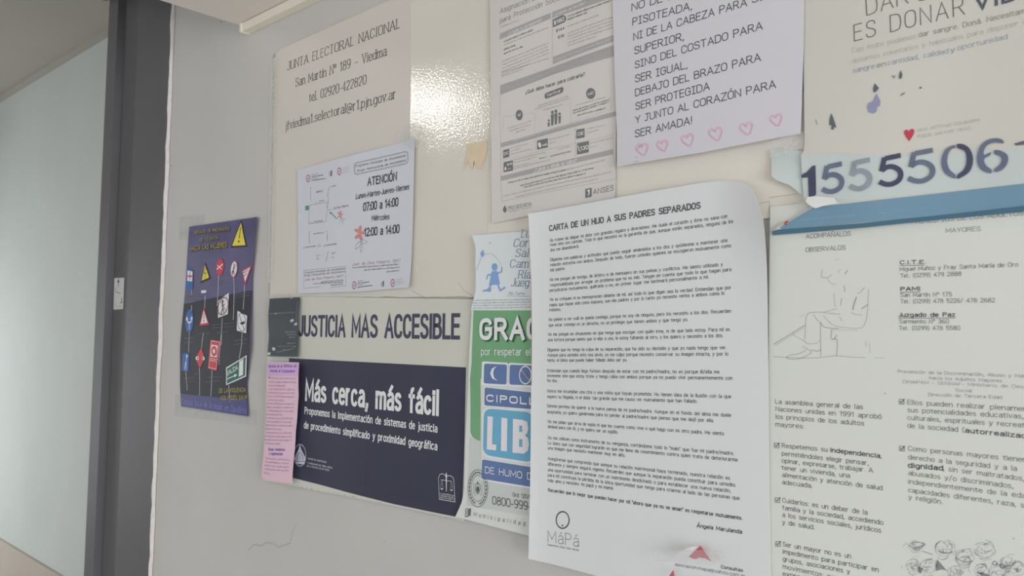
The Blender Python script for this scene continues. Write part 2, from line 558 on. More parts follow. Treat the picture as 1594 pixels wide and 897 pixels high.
            if style == 'serif' and k in 'la' and wt > .07:
                raw = np.array(pts, float)
                for ia, ib in ((0, 1), (-1, -2)):
                    dv = raw[ia] - raw[ib]
                    if abs(dv[1]) > abs(dv[0]) and min(abs(raw[ia][1] - z) for z in (0, 1, .7, -.27)) < .02:
                        cx_, cy_ = local[ia]
                        sw = .17 * h * min(1.1, sx)
                        v, f = stroke([(cx_ - sw, cy_), (cx_ + sw, cy_)], W * .42)
                        self.add(a + v[:, :1] * e + v[:, 1:] * up, f)

    def greek(self, p0, p1, hpx, wt=.2, words=None):
        """print too small to read: word-length runs of tiny up-and-down marks"""
        self.new()
        a, b = self.P(p0), self.P(p1)
        h = self.m_at(p0, hpx); e = b - a; L = np.hypot(*e); e /= L; up = np.array([-e[1], e[0]])
        x = 0.0; wt *= .72
        while x < L - h * .5:
            wl = min(h * random.uniform(1.0, 4.2), L - x)
            n = max(2, int(wl / (h * .3)))
            xs = np.linspace(x, x + wl, n); last = 0
            for q, xx in enumerate(xs):
                top = random.choice((.62, .62, .62, .64, .98, .6)); bot = random.choice((0, 0, 0, 0, 0, -.26))
                v, f = stroke([(xx, bot * h), (xx, top * h)], wt * h * .95)
                self.add(a + v[:, :1] * e + v[:, 1:] * up, f)
                if q and random.random() < .62 and not last:
                    lv = random.choice((.03, .58, .58, .32)) * h; last = 1
                    v, f = stroke([(xs[q - 1], lv), (xx, lv)], wt * h * .8)
                    self.add(a + v[:, :1] * e + v[:, 1:] * up, f)
                else:
                    last = 0
            x += wl + h * .75

    def build(self, tol=0.016):
        """one child mesh for each cluster of marks that lie closer than tol to one another"""
        B = [(np.vstack(V), Fc) for V, Fc, n in self.blocks if V]
        lo = np.array([v.min(0) for v, f in B]); hi = np.array([v.max(0) for v, f in B])
        par = list(range(len(B)))

        def root(i):
            while par[i] != i:
                i = par[i]
            return i
        for i in range(len(B)):
            gap = np.maximum(lo[i] - hi, lo - hi[i]).max(1)
            for j in np.nonzero(gap[:i] <= tol)[0]:
                par[root(int(j))] = root(i)
        groups = {}
        for i in range(len(B)):
            groups.setdefault(root(i), []).append(i)
        for g_ in sorted(groups.values(), key=lambda q: q[0]):
            V = np.vstack([B[i][0] for i in g_]); Fc = []; n = 0
            for i in g_:
                Fc += [tuple(a + n for a in q) for q in B[i][1]]; n += len(B[i][0])
            o = self.mesh(V, Fc)
            self.objs.append((o, V.min(0), V.max(0)))
        return self.objs[0][0] if self.objs else None

    def mesh(self, uv, Fc):
        bm = bmesh.new()
        bv = [bm.verts.new((q[0], 0, q[1])) for q in uv]
        big = []
        for f in Fc:
            try:
                fc = bm.faces.new([bv[i] for i in f])
                if len(f) > 4:
                    big.append(fc)
            except ValueError:
                pass
        bm.normal_update()
        if big:
            bmesh.ops.triangulate(bm, faces=big, ngon_method='EAR_CLIP')
        for _ in range(7):
            long_ = [e for e in bm.edges if e.calc_length() > 0.006]
            if not long_:
                break
            bmesh.ops.subdivide_edges(bm, edges=long_, cuts=1, use_grid_fill=False)
            bmesh.ops.triangulate(bm, faces=[f for f in bm.faces if len(f.verts) > 4])
        co = np.array([v.co for v in bm.verts])
        y = -(self.s.off + self.s.hh(co[:, [0, 2]]) + self.layer * LAY)
        c = self.s.ctr
        for v, yy in zip(bm.verts, y):
            v.co = (v.co.x - c[0], yy - c[1], v.co.z - c[2])
        bm.normal_update()
        for fc in bm.faces:
            if fc.normal.y > 0:
                fc.normal_flip()
        me = bpy.data.meshes.new(self.name); bm.to_mesh(me); bm.free()
        me.materials.append(self.m)
        o = bpy.data.objects.new(self.name, me); col.objects.link(o); o.parent = self.s.obj
        if self.label:
            o['label'] = self.label
        return o


def nest(base, *tops):
    """print that lies on one of the base pieces becomes that piece's sub-part"""
    for top in tops:
        for o, lo, hi in top.objs:
            c = (lo + hi) / 2
            best = None
            for ink in base:
                for b, l2, h2 in ink.objs:
                    if (c > l2).all() and (c < h2).all() and (best is None or (h2 - l2).prod() < best[0]):
                        best = ((h2 - l2).prod(), b)
            if best:
                o.parent = best[1]


def crop(x0, y0, s):
    """photo points written in an enlarged detail of the photo"""
    return lambda x, y: (x0 + x / s, y0 + y / s)
# ------------------------------------------------------------------ the setting
M_WALL = mat('wall_paint', (174, 171, 168), rough=.75, spec=.12, mottle=.03, mscale=6, bump=.12, bscale=90)
M_WALLF = mat('corridor_paint', (160, 164, 161), rough=.8, spec=.12, mottle=.03, mscale=3, bump=.1, bscale=60)
M_CEIL = mat('ceiling_paint', (138, 134, 127), rough=.85, spec=.15, mottle=.03, mscale=3)
M_DADO = mat('dado_paint', (150, 142, 134), rough=.7, mottle=.03, mscale=5)
M_STEEL = mat('grey_enamel', (83, 82, 84), rough=.55, spec=.2, mottle=.05, mscale=9, bump=.08, bscale=120)
M_FLOOR = mat('floor_tile', (150, 146, 140), rough=.45, mottle=.06, mscale=4)
M_PALE = mat('pale_box_paint', (194, 187, 181), rough=.7, mottle=.02)
M_CONDUIT = mat('cable_trunking', (202, 196, 184), rough=.45, mottle=.03)
M_PAINTEDGE = mat('white_paint_edge', (192, 187, 184), rough=.7, mottle=.06, mscale=90)

CEIL_Z = 2.62
xR = unproj(250.5, 450, -0.004).x                   # right edge of the grey jamb
xG1 = unproj(197.5, 450, -0.004).x
xG0 = unproj(176.8, 450, 0.012).x
xL = unproj(150.5, 450, 0.0).x
LW = 0.5
zl = unproj(85, 80, LW).z

structure(box('floor', -7, 3.0, -4.0, LW, -0.1, 0, M_FLOOR), 'plain pale floor far below the posters', 'floor')
structure(box('ceiling', -7, 3.0, -4.0, LW + .1, CEIL_Z, CEIL_Z + .1, M_CEIL), 'pale ceiling beyond the grey door jamb', 'ceiling')
wallr = structure(box('wall_right', xR - 0.02, 2.6, 0, .12, 0, CEIL_Z, M_WALL), 'pale grey wall covered with posters and notices', 'wall')
structure(box('wall_left', -7, 3.0, LW, LW + .1, 0, CEIL_Z, M_WALLF), 'pale corridor wall left of the grey door jamb', 'wall')
structure(box('wall_back', -4.80, -4.65, -4.0, LW, 0, CEIL_Z, M_WALLF), 'pale end wall of the corridor around the added window', 'wall')
zd = unproj(40, 865, LW - .012).z
structure(box('baseboard_left', -7, 3.0, LW - .012, LW, 0, zd, M_DADO), 'brownish dado along the foot of the corridor wall', 'dado')
za, zb = unproj(85, 97, LW - .03).z, unproj(85, 82, LW - .03).z
structure(box('trim_1', -7, 3.0, LW - .03, LW, za, CEIL_Z, M_CEIL), 'pale cornice strip along the top of the corridor wall', 'cornice')

jamb = extrude_profile('door_frame', [
    (xR, .0), (xR, -.004), (xG1, -.004), (xG1 - .004, .012), (xG0, .012), (xG0 - .003, -.0), (xL, -.0), (xL, .14), (xR, .14)][::-1], 0, CEIL_Z, M_STEEL)
jamb.name = 'trim_2'
structure(jamb, 'dark grey metal door jamb with a groove, at left of the posters', 'door jamb')
# ragged white paint edge where wall and jamb meet
v = []; f = []
zs = np.linspace(0.2, CEIL_Z - .05, 160)
for i, z in enumerate(zs):
    w = .0028 + .001 * math.sin(i * .7) + random.uniform(-.001, .002)
    v += [(xR - .001 + random.uniform(-.003, .001), -.0045, z), (xR + .0004, -.0048, z), (xR + .002, -.0034, z), (xR + w, -.0006, z)]
for i in range(len(zs) - 1):
    for k in range(3):
        a = i * 4 + k
        f.append((a, a + 1, a + 5, a + 4))
link_mesh('paint_edge', v, f, M_PAINTEDGE, jamb)['label'] = 'ragged white paint edge'

# cable trunking and boxed bulkhead above the posters
pc = unproj(374, 50, -.013)
pt = unproj(368, 36, -.018)
conduit = box('trim_3', pc.x, 2.4, -.013, -.0005, pc.z, pc.z + .0115, M_CONDUIT)
structure(conduit, 'thin cream cable trunking running along the wall above the posters', 'trunking')
v, f = box_geo(pc.x - .0012, pc.x + .004, -.0138, -.0005, pc.z - .0006, pc.z + .0121)
link_mesh('end_cap', v, f, M_CONDUIT, conduit)
zbk = pc.z + .0125
structure(box('trim_4', pc.x - .008, 2.4, -.33, -.0005, zbk, CEIL_Z - .001, M_PALE), 'pale boxed bulkhead above the cable trunking', 'bulkhead')
# window at the far end of the wall, to the right, whose daylight reaches the papers
M_WFRAME = mat('window_frame', (196, 196, 192), rough=.5)
wx = 2.5
M_SKYP = bpy.data.materials.new('bright_window_pane'); M_SKYP.use_nodes = True
pb = M_SKYP.node_tree.nodes['Principled BSDF']
pb.inputs['Emission Color'].default_value = (.93, .97, 1, 1); pb.inputs['Emission Strength'].default_value = 4.0


def window(name, label, loc, watts, side):
    win = bpy.data.objects.new(name, None); col.objects.link(win); win.location = loc
    win.rotation_euler = (0, 0, 0 if side > 0 else math.pi)
    structure(win, label, 'window')
    for y0, y1, z0, z1 in ((-.66, -.60, -.66, .66), (.60, .66, -.66, .66), (-.60, .60, -.66, -.60), (-.60, .60, .60, .66), (-.02, .02, -.60, .60)):
        v, f = box_geo(-.02, .04, y0, y1, z0, z1); link_mesh('sash_bar', v, f, M_WFRAME, win)
    v, f = box_geo(.015, .02, -.60, .60, -.60, .60); link_mesh('pane', v, f, M_SKYP, win)
    wl = bpy.data.lights.new('window_light', 'AREA'); wl.shape = 'RECTANGLE'; wl.size = 1.2; wl.size_y = 1.2; wl.energy = watts; wl.color = (.96, .98, 1)
    wo = bpy.data.objects.new('window_light', wl); col.objects.link(wo); wo.parent = win; wo.location = (-.03, 0, 0); wo.rotation_euler = (0, math.radians(90), 0)


window('window_1', 'bright window at the right end of the wall', (2.5, -.95, 1.42), WINDOW_W, 1)
window('fill_window', 'added unseen window brightening the corridor from its far left end', (-4.6, -.45, 1.25), FILL_WINDOW_W, -1)  # out-of-view window added to brighten the corridor wall

structure(box('shade_slab', xL, pc.x - .009, -.5, -.0045, 2.19, 2.24, M_STEEL), 'added unseen grey slab shading the top of the door jamb', 'shade slab')  # slab above the view, added to darken the jamb top and wall
# old paper marks and a crack on the bare wall
M_MARK = mat('old_paper_mark', (165, 164, 162), rough=.8, mottle=.05, mscale=60)
M_CRACK = mat('crack_line', (120, 120, 116), rough=.9)


class WallSurf:
    pass


ws = WallSurf(); ws.off = 0.0; ws.ctr = np.zeros(3); ws.obj = wallr
ws.hh = lambda uv: np.zeros(len(uv))
ws.uv = lambda px, py: np.array([unproj(px, py, 0).x, unproj(px, py, 0).z])
k = Ink(ws, 'paper_residue', M_MARK, 1, 'faint residue of removed paper')
k.poly([(280, 338), (319, 334), (317, 371), (278.5, 374)])
k.poly([(273, 614), (300, 617), (400, 640), (399, 664), (340, 655), (272, 648)])
k.build()
k = Ink(ws, 'hairline_crack', M_CRACK, 1, 'dark hairline crack')
g = crop(400, 740, 4.688)
k.line([g(-60, 545), g(-20, 505), g(30, 515), g(70, 490), g(125, 502), g(160, 527), g(195, 512), g(245, 495), g(250, 470)], .7)
k.line([g(250, 470), g(265, 400), g(295, 345)], .35)
k.ell(g(930, 485), .8, .8); k.ell((266, 258), .9, .9); k.ell((344, 34), 1, 1)
k.build()

# ceiling lamp whose light glints on the laminated sheet
pw = unproj(668, 158, 0); dr = (pw - CAM); dr.y = -dr.y
lamp_z = CEIL_Z - .07
tl_ = (lamp_z - pw.z) / dr.z
lp = pw + dr * tl_
lamp = bpy.data.objects.new('ceiling_light', None); col.objects.link(lamp); lamp.location = (lp.x, lp.y, CEIL_Z)
tag(lamp, 'white fluorescent ceiling light above and left of the posters', 'light')
M_HOUS = mat('lamp_housing', (215, 215, 212), rough=.4)
v, f = box_geo(-.17, .17, -.13, .13, -.05, -.0005); link_mesh('housing', v, f, M_HOUS, lamp)
M_TUBE = bpy.data.materials.new('lamp_tube'); M_TUBE.use_nodes = True
tb = M_TUBE.node_tree.nodes['Principled BSDF']
tb.inputs['Emission Color'].default_value = (1, .97, .93, 1); tb.inputs['Emission Strength'].default_value = 9.0
for dy in (-.08, .08):
    vv = []; ff = []
    for i in range(2):
        for j in range(14):
            a = 2 * math.pi * j / 14
            vv.append((-.15 + .30 * i, dy + .016 * math.cos(a), -.068 + .016 * math.sin(a)))
    ff = [(j, (j + 1) % 14, 14 + (j + 1) % 14, 14 + j) for j in range(14)] + [tuple(range(13, -1, -1)), tuple(range(14, 28))]
    link_mesh('tube', vv, ff, M_TUBE, lamp)
ld = bpy.data.lights.new('lamp_light', 'AREA'); ld.shape = 'RECTANGLE'; ld.size = .3; ld.size_y = .22
ld.energy = LAMP_W; ld.color = (1, .965, .92)
lo = bpy.data.objects.new('lamp_light', ld); col.objects.link(lo); lo.parent = lamp; lo.location = (0, 0, -.095)

# sticker on the jamb
M_STICK = mat('sticker_white', (178, 179, 178), rough=.5)
INK = mat('ink_black', (64, 64, 68), rough=.65, spec=.2)
INKS = mat('ink_soft', (96, 96, 99), rough=.7, spec=.2)
INKG = mat('ink_grey', (126, 126, 127), rough=.7, spec=.2)
INKL = mat('ink_pale_grey', (160, 160, 160), rough=.7, spec=.2)
INKW = mat('ink_white', (205, 205, 206), rough=.6, spec=.2)
g = crop(0, 300, 2.99)
st = Sheet('sticker', 'small white sticker with a black arrow on the grey door jamb', 'sticker', [[g(532, 398), g(578, 396)], [g(528, 545), g(573, 542)]], -.0115 + .0003, M_STICK, nx=2, ny=2)
k = Ink(st, 'printed_mark', INK, 1)
k.line([g(552, 402), g(551, 438)], 1.6); k.poly([g(546, 418), g(551, 402), g(557, 418)])
k.line([g(540, 442), g(537, 458), g(549, 466), g(560, 468)], .9, smooth=3); k.line([g(566, 492), g(568, 512)], 2.2)
k.line([g(560, 512), g(569, 512)], 1.2); k.line([g(536, 515), g(540, 533)], .5); k.line([g(548, 530), g(566, 528)], .5)
k.build()
# ------------------------------------------------------------------ papers on the wall
# big cream board, laminated
M_BOARD = mat('cream_board', (193, 188, 178), rough=.5, mottle=.025, mscale=9, bump=.1, bscale=40, coat=.85, coat_rough=.06, coat_bump=.26)
board = Sheet('cream_board', 'large cream laminated board behind the electoral and opening hours notices', 'board',
              [[(427, 86), (771, -70)], [(424, 265), (768, 200)], [(420, 464), (764, 462)]], .0012, M_BOARD, nx=30, ny=30, jit=.0005)
k = Ink(board, 'dark_edge_mark', mat('dark_edge_mark', (150, 145, 136), rough=.8), 1, 'dark lines and dashes along the board edge')  # dark lines and scattered dashes drawn along the board's edges
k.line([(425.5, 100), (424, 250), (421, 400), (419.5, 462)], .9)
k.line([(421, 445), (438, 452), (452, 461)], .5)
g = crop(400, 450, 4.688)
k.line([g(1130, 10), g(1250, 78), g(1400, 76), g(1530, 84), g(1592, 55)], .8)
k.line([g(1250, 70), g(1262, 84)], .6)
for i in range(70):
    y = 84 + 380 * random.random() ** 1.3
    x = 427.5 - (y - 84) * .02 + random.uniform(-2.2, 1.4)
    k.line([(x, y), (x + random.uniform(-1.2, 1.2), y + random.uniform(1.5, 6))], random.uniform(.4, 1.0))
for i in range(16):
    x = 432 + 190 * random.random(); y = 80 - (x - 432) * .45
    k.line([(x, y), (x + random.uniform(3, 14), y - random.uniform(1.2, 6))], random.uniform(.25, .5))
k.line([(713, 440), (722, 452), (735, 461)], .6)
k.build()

k = Ink(board, 'painted_glint', mat('painted_glint', (232, 230, 226), rough=.3, spec=.4), 2, 'painted bright glints of crinkled tape along the board edge')  # sparkle of the crinkled tape painted as pale dashes
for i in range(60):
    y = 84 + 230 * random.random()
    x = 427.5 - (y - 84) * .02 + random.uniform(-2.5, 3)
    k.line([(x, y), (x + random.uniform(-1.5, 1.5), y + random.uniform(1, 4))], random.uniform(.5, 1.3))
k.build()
M_JUNTA = mat('junta_paper', (186, 180, 173), rough=.55, mottle=.015, mscale=10, coat=.15, coat_rough=.35, coat_bump=.2)
junta = Sheet('notice_sheet', 'big white notice in serif type with an electoral board address and telephone', 'notice',
              [[(430, 84), (436, 77), (639, -14)], [(426, 200), (638, 130)], [(420.5, 460), (632, 446)]], .0017, M_JUNTA, ts=[0, .28, 1], nx=24, ny=20,
              h=lambda s, t: .0004 * np.sin(3 * s + 2 * t) ** 2)
g = crop(400, 0, 3.737)
k = Ink(junta, 'printed_text', mat('ink_serif', (72, 70, 70), rough=.6), 1)
k.text('JUNTA ELECTORAL NACIONAL', g(178, 410), g(832, 160), 13.6, 'serif', .115, n=4)
k.text('San Martín Nº 189 – Viedma', g(225, 505), g(752, 322), 13.6, 'serif', .115, n=4)
k.text('tel. 02920-422820', g(305, 593), g(635, 488), 13.8, 'serif', .115, n=4)
k.text('jfviedma1.selectoral@r1.pjn.gov.ar', g(168, 757), g(806, 572), 13.8, 'serif', .115, n=4)
k.build()

# opening hours notice
M_ATEN = mat('cool_white_paper', (184, 186, 193), rough=.5, mottle=.012, mscale=12)
aten = Sheet('hours_notice', 'bluish white notice with a small street map, a flower and opening hours', 'notice',
             [[(463, 265), (645, 216)], [(464, 350), (642.5, 335)], [(463.5, 457), (557, 454), (636, 447.5)]], .0036, M_ATEN, nx=24, ny=24,
             h=lambda s, t: .003 * np.clip(t - .75, 0, 1) ** 2 * 8 * (0.4 + s) + .0015 * np.sin(4 * s) ** 2)
N_ = crop(440, 220, 3.588)
g1 = crop(540, 210, 6.9)
k = Ink(aten, 'bold_text', INK, 1)
k.text('ATENCIÓN', N_(476, 250), N_(636, 220), 13.6, 'din', .17, n=4)
k.text('Lunes-Martes-Jueves-Viernes', g1(97, 692), g1(665, 588), 9.0, 'sans', .15, slant=.12, n=4)
k.text('07:00 a 14:00', g1(178, 823), g1(548, 768), 14, 'sans', .16, n=4)
k.text('Miércoles', N_(498, 445), N_(595, 437), 9.0, 'sans', .15, n=4)
k.text('12:00 a 14:00', N_(457, 533), N_(650, 514), 14, 'sans', .16, n=4)
k.build()
k = Ink(aten, 'printed_text', INKS, 1)
k.rrect(g1(75, 305), g1(655, 172), g1(660, 305), g1(82, 432), r=.28, line=.55)
k.rrect(g1(82, 312), g1(648, 182), g1(652, 298), g1(90, 422), r=.28, line=.3)
k.text('Programa Municipal de Alcoholismo', g1(92, 350), g1(630, 235), 4.0, wt=.15, n=2)
k.text('Grupo Institucional de Alcoholismo', g1(112, 400), g1(636, 285), 4.0, wt=.15, n=2)
k.text('Programa Municipal de Alcoholismo', N_(122, 740), N_(346, 717), 3.2, wt=.16, n=2)
k.text('Grupo Institucional de Alcoholismo', N_(122, 756), N_(348, 733), 3.2, wt=.16, n=2)
k.greek(N_(390, 710), N_(650, 690), 2.6)
k.greek(N_(455, 723), N_(652, 707), 2.6)
k.greek(N_(580, 733), N_(652, 724), 2.6)
k.greek(N_(215, 790), N_(338, 778), 2.4); k.greek(N_(170, 800), N_(338, 789), 2.4); k.greek(N_(270, 808), N_(338, 800), 2.4)
k.line([N_(117, 722), N_(350, 699), N_(355, 806)], .4); k.line([N_(118, 822), N_(212, 813)], .4); k.line([N_(268, 818), N_(355, 806)], .4)
k.line([N_(117, 722), N_(116, 822)], .3)
for a, b in (((150, 358), (245, 340)), ((245, 340), (248, 385)), ((248, 385), (268, 381)), ((240, 450), (145, 462)), ((150, 358), (145, 462)), ((250, 392), (240, 450))):
    k.line([N_(*a), N_(*b)], .45)
for a, b in (((158, 255), (157, 325)), ((262, 250), (252, 312)), ((258, 318), (252, 372)), ((150, 503), (150, 572)), ((250, 500), (250, 556)), ((256, 618), (243, 674))):
    k.greek(N_(*b), N_(*a), 1.8, .28)
k.greek(N_(205, 338), N_(232, 333), 2.0); k.line([N_(178, 345), N_(192, 342)], .4)
k.greek(N_(270, 257), N_(297, 250), 2.2); k.greek(N_(188, 288), N_(224, 281), 2.8)
k.greek(N_(172, 520), N_(232, 513), 2.4); k.greek(N_(178, 452), N_(228, 446), 2.4); k.line([N_(150, 456), N_(172, 453)], .4)
k.text('La Esmeralda', N_(115, 599), N_(184, 589), 2.6, wt=.17, n=2); k.text('La Esmeralda', N_(230, 588), N_(301, 577), 2.6, wt=.17, n=2)
k.line([N_(195, 580), N_(214, 577)], .4); k.line([N_(195, 590), N_(216, 586)], .4)
k.greek(N_(190, 643), N_(208, 640), 3.2); k.greek(N_(190, 660), N_(205, 657), 2); k.greek(N_(275, 632), N_(292, 628), 3.2); k.greek(N_(274, 651), N_(288, 648), 2)
for cx_, cy_ in ((143, 208), (400, 805)):
    k.greek(N_(cx_ + 20, cy_ - 20), N_(cx_ + 55, cy_ - 26), 1.7); k.greek(N_(cx_ + 20, cy_ - 8), N_(cx_ + 84, cy_ - 17), 2.1, .3)
    k.greek(N_(cx_ + 20, cy_ + 3), N_(cx_ + 55, cy_ - 2), 1.7); k.greek(N_(cx_ + 20, cy_ + 14), N_(cx_ + 102, cy_ + 2), 2.1, .3)
for cx_, cy_ in ((268, 180), (558, 797)):
    k.poly([N_(cx_ + 1, cy_ - 14), N_(cx_ + 9, cy_ - 18), N_(cx_ + 8, cy_ + 13), N_(cx_ + 1, cy_ + 17)])
    k.line([N_(cx_ - 7, cy_ + 16), N_(cx_ - 6, cy_ - 6), N_(cx_ - 1, cy_ - 9), N_(cx_ - 2, cy_ + 16)], .5)
for cx_, cy_ in ((317, 168), (615, 792)):
    pass
k.build()
M_PINKINK = mat('ink_magenta', (150, 88, 118), rough=.7)
M_LILAC = mat('ink_lilac', (158, 148, 176), rough=.7)
k = Ink(aten, 'ring_emblem', M_PINKINK, 1, 'magenta ring emblem')
for cx_, cy_, r in ((143, 208, 5.2), (317, 168, 5.2), (400, 805, 5.6), (615, 792, 5.6)):
    c0 = N_(cx_, cy_)
    k.ring(c0, 2.7, r, 1.5)
    k.ell(c0, .8, 1.6)
k.build(.002)
k = Ink(aten, 'pale_caption', M_LILAC, 1)
for cx_, cy_ in ((317, 168), (615, 792)):
    for dy in (-14, -2, 10):
        k.greek(N_(cx_ + 20, cy_ + dy), N_(cx_ + 56, cy_ + dy - 9), 1.8)
k.build()
M_REDINK = mat('ink_dull_red', (150, 112, 118), rough=.7)
k = Ink(aten, 'red_text', M_REDINK, 1)
k.text('Juan de Dios Filiberto 1857', N_(390, 695), N_(658, 674), 4.6, wt=.12, n=2)
k.text('Juan de Dios Filiberto 1857', N_(122, 781), N_(338, 760), 3.8, wt=.13, n=2)
k.text('J. de Dios Filiberto', N_(276, 383), N_(368, 365), 3.6, wt=.14, n=2)
k.build()
M_SALMON = mat('ink_salmon', (184, 128, 124), rough=.7)
k = Ink(aten, 'flower', M_SALMON, 1, 'salmon pink flower')
for (cx_, cy_), sc in (((430, 514), 1.0), ((322, 410), .5)):
    for i in range(5):
        a = -1.35 + i * 2 * math.pi / 5
        k.ell(N_(cx_ + 15 * sc * math.cos(a), cy_ + 26 * sc * math.sin(a)), 2.7 * sc, 5.2 * sc, a + 1.57)
k.build(.004)
M_GREENINK = mat('ink_green', (92, 128, 112), rough=.7)
k = Ink(aten, 'flower_stem', M_GREENINK, 1, 'green stem, arrow and square')
k.line([N_(437, 552), N_(434, 600), N_(437, 622), N_(446, 600), N_(441, 552)], .6)
k.line([N_(407, 605), N_(410, 580), N_(432, 560), N_(436, 572), N_(425, 592), N_(407, 603)], .6, smooth=3)
k.line([N_(443, 545), N_(477, 562), N_(450, 575), N_(443, 555)], .6)
k.line([N_(328, 432), N_(318, 458)], .5); k.line([N_(332, 430), N_(336, 466)], .5); k.line([N_(330, 435), N_(352, 432), N_(338, 442)], .5)
k.line([N_(272, 402), N_(304, 433)], 1.5); k.poly([N_(262, 394), N_(276, 398), N_(268, 408)])
k.poly([N_(127, 362), N_(147, 358), N_(147, 383), N_(127, 387)])
k.build()

# old yellow tape remnant on the board
g = crop(610, 100, 4.98)
M_YTAPE = mat('yellowed_tape', (194, 178, 152), rough=.5, mottle=.05, mscale=120)
tp = Sheet('tape_remnant', 'torn remnant of yellowed tape on the cream board', 'tape',
           [[g(588, 622), g(640, 608), g(742, 594)], [g(582, 690), g(735, 680)], [g(556, 830), g(592, 742), g(608, 790), g(622, 828), g(636, 752), g(662, 815), g(692, 818), g(722, 730)]], .00175, M_YTAPE, nx=40, ny=8, thick=.00015)

# poster with road signs
A_ = crop(270, 330, 5.279); B_ = crop(270, 490, 5.279)
M_SKY = mat('poster_violet_blue', (78, 74, 108), rough=.4, mottle=.22, mscale=14, coat=.2, coat_rough=.3)  # strong mottle puts the gloss streaks into the sky colour
sg = Sheet('road_sign_poster', 'narrow dark blue poster crowded with road signs, nearest the door jamb', 'poster',
           [[(294.6, 353.1), (400.7, 338)], [(289, 440), (393, 435)], [(280, 540), (389.5, 540)], [(280, 600), (384.2, 600)], [(281.7, 633), (386, 648.7)]], .0012, M_SKY,
           ts=[0, .3, .66, .88, 1], nx=16, ny=30, h=lambda s, t: .0025 * np.sin(6 * t + 1) ** 2 * (.3 + s) + .004 * np.clip(t - .8, 0, 1) * s)
M_GROUND = mat('poster_charcoal', (50, 50, 56), rough=.5, spec=.1)
M_STRIP = mat('poster_violet_strip', (66, 64, 110), rough=.4)
k = Ink(sg, 'ground_panel', M_GROUND, 1, 'charcoal lower panel')
k.band(.42, .358, .93, .94)
k.build()
k = Ink(sg, 'footer_strip', M_STRIP, 2, 'violet footer strip')
k.band(.928, .938, .998, .998, nt=6)
k.build()
M_YEL = mat('sign_yellow', (206, 186, 72), rough=.5)
M_YEL2 = mat('lettering_ochre', (168, 152, 78), rough=.5)
M_RED = mat('sign_red', (178, 62, 70), rough=.5)
M_BLU = mat('sign_blue', (52, 92, 150), rough=.5)
M_SWHITE = mat('sign_white', (200, 200, 204), rough=.5)
M_BLACK = mat('sign_black', (38, 38, 44), rough=.5)
M_SGREEN = mat('sign_green', (40, 92, 78), rough=.5)
k = Ink(sg, 'sign_post', M_SWHITE, 2)
for p, q in ((A_(150, 640), A_(150, 680)), (A_(150, 770), A_(152, 830)), (A_(262, 690), A_(258, 790)), (A_(372, 530), A_(360, 770)), (A_(497, 545), A_(493, 885)), (A_(585, 600), A_(575, 800)),
             (B_(132, 150), B_(126, 310)), (B_(248, 150), B_(240, 205)), (B_(240, 200), B_(233, 275)), (B_(403, 30), B_(395, 250)), (B_(395, 160), B_(376, 410)), (B_(566, 150), B_(562, 250)), (B_(560, 255), B_(543, 360)),
             (B_(103, 470), B_(115, 620)), (B_(215, 440), B_(216, 665)), (B_(318, 455), B_(309, 670)), (B_(455, 580), B_(466, 725))):
    k.line([p, q], 1.1)
k.build(.0003)
k = Ink(sg, 'sign_caption', mat('caption_grey', (104, 104, 112), rough=.6), 3)
for x0, y0, x1, y1 in ((325, 585, 455, 562), (330, 605, 450, 585), (462, 590, 545, 575), (470, 610, 540, 598), (508, 690, 635, 668), (515, 710, 630, 690), (95, 705, 205, 690), (95, 730, 215, 715), (105, 755, 180, 745), (222, 630, 305, 610)):
    k.greek(A_(x0, y0), A_(x1, y1), 2.4)
for x0, y0, x1, y1 in ((325, 90, 500, 70), (320, 115, 505, 98), (360, 155, 450, 140), (195, 165, 305, 155), (95, 200, 170, 195), (95, 235, 165, 228), (498, 220, 605, 205), (500, 250, 605, 238), (180, 495, 245, 470), (85, 530, 180, 520), (90, 560, 175, 548), (265, 560, 385, 545), (280, 520, 400, 515)):
    k.greek(B_(x0, y0), B_(x1, y1), 2.4)
k.build(.003)
k = k_r = Ink(sg, 'road_sign', M_RED, 3)
k.poly([(A_(385, 455)[0] + 6.2 * math.cos(t + .39) + 1.6 * math.sin(t + .39) * -.6, A_(385, 455)[1] + 13.8 * math.sin(t + .39)) for t in [i * math.pi / 4 for i in range(8)]])
k.ring(A_(500, 470), 5.2, 12.6, 1.5, .12)
k.poly([A_(562, 482), A_(648, 436), A_(592, 602)])
k.poly([B_(252, -60), B_(296, 80), B_(215, 92)])
k.poly([B_(232, 272), B_(260, 358), B_(218, 442), B_(184, 358)])
k.poly([B_(308, 206), B_(390, 219), B_(357, 461), B_(287, 442)])
k.build(-1e-4)
k = k_b = Ink(sg, 'road_sign', M_BLU, 3)
k.rrect(A_(112, 462), A_(164, 480), A_(160, 640), A_(104, 640), r=.25)
k.ell(B_(134, 52), 6.3, 18.3, .05)
k.rrect(B_(78, 316), B_(133, 318), B_(125, 470), B_(70, 460), r=.3)
k.build(-1e-4)
k = k_y = Ink(sg, 'road_sign', M_BLACK, 3)
k.poly([A_(561, 68), A_(606, 286), A_(474, 294)]); k.poly([A_(263, 412), A_(308, 550), A_(224, 588)])
k.poly([B_(434, 432), B_(610, 326), B_(604, 512), B_(434, 584)])
k.build(-1e-4)
k = k_fw = Ink(sg, 'sign_face', M_SWHITE, 4)
k.poly([A_(119, 482), A_(160, 490), A_(157, 572), A_(117, 568)])
k.ell(A_(500, 470), 4.6, 11.8, .12)
k.poly([A_(573, 490), A_(634, 455), A_(592, 575)])
k.poly([A_(372, 730), A_(459, 664), A_(451, 840), A_(369, 872)])
k.poly([B_(530, -32), B_(610, 10), B_(601, 153), B_(524, 130)])
k.poly([B_(252, -36), B_(284, 66), B_(228, 76)])
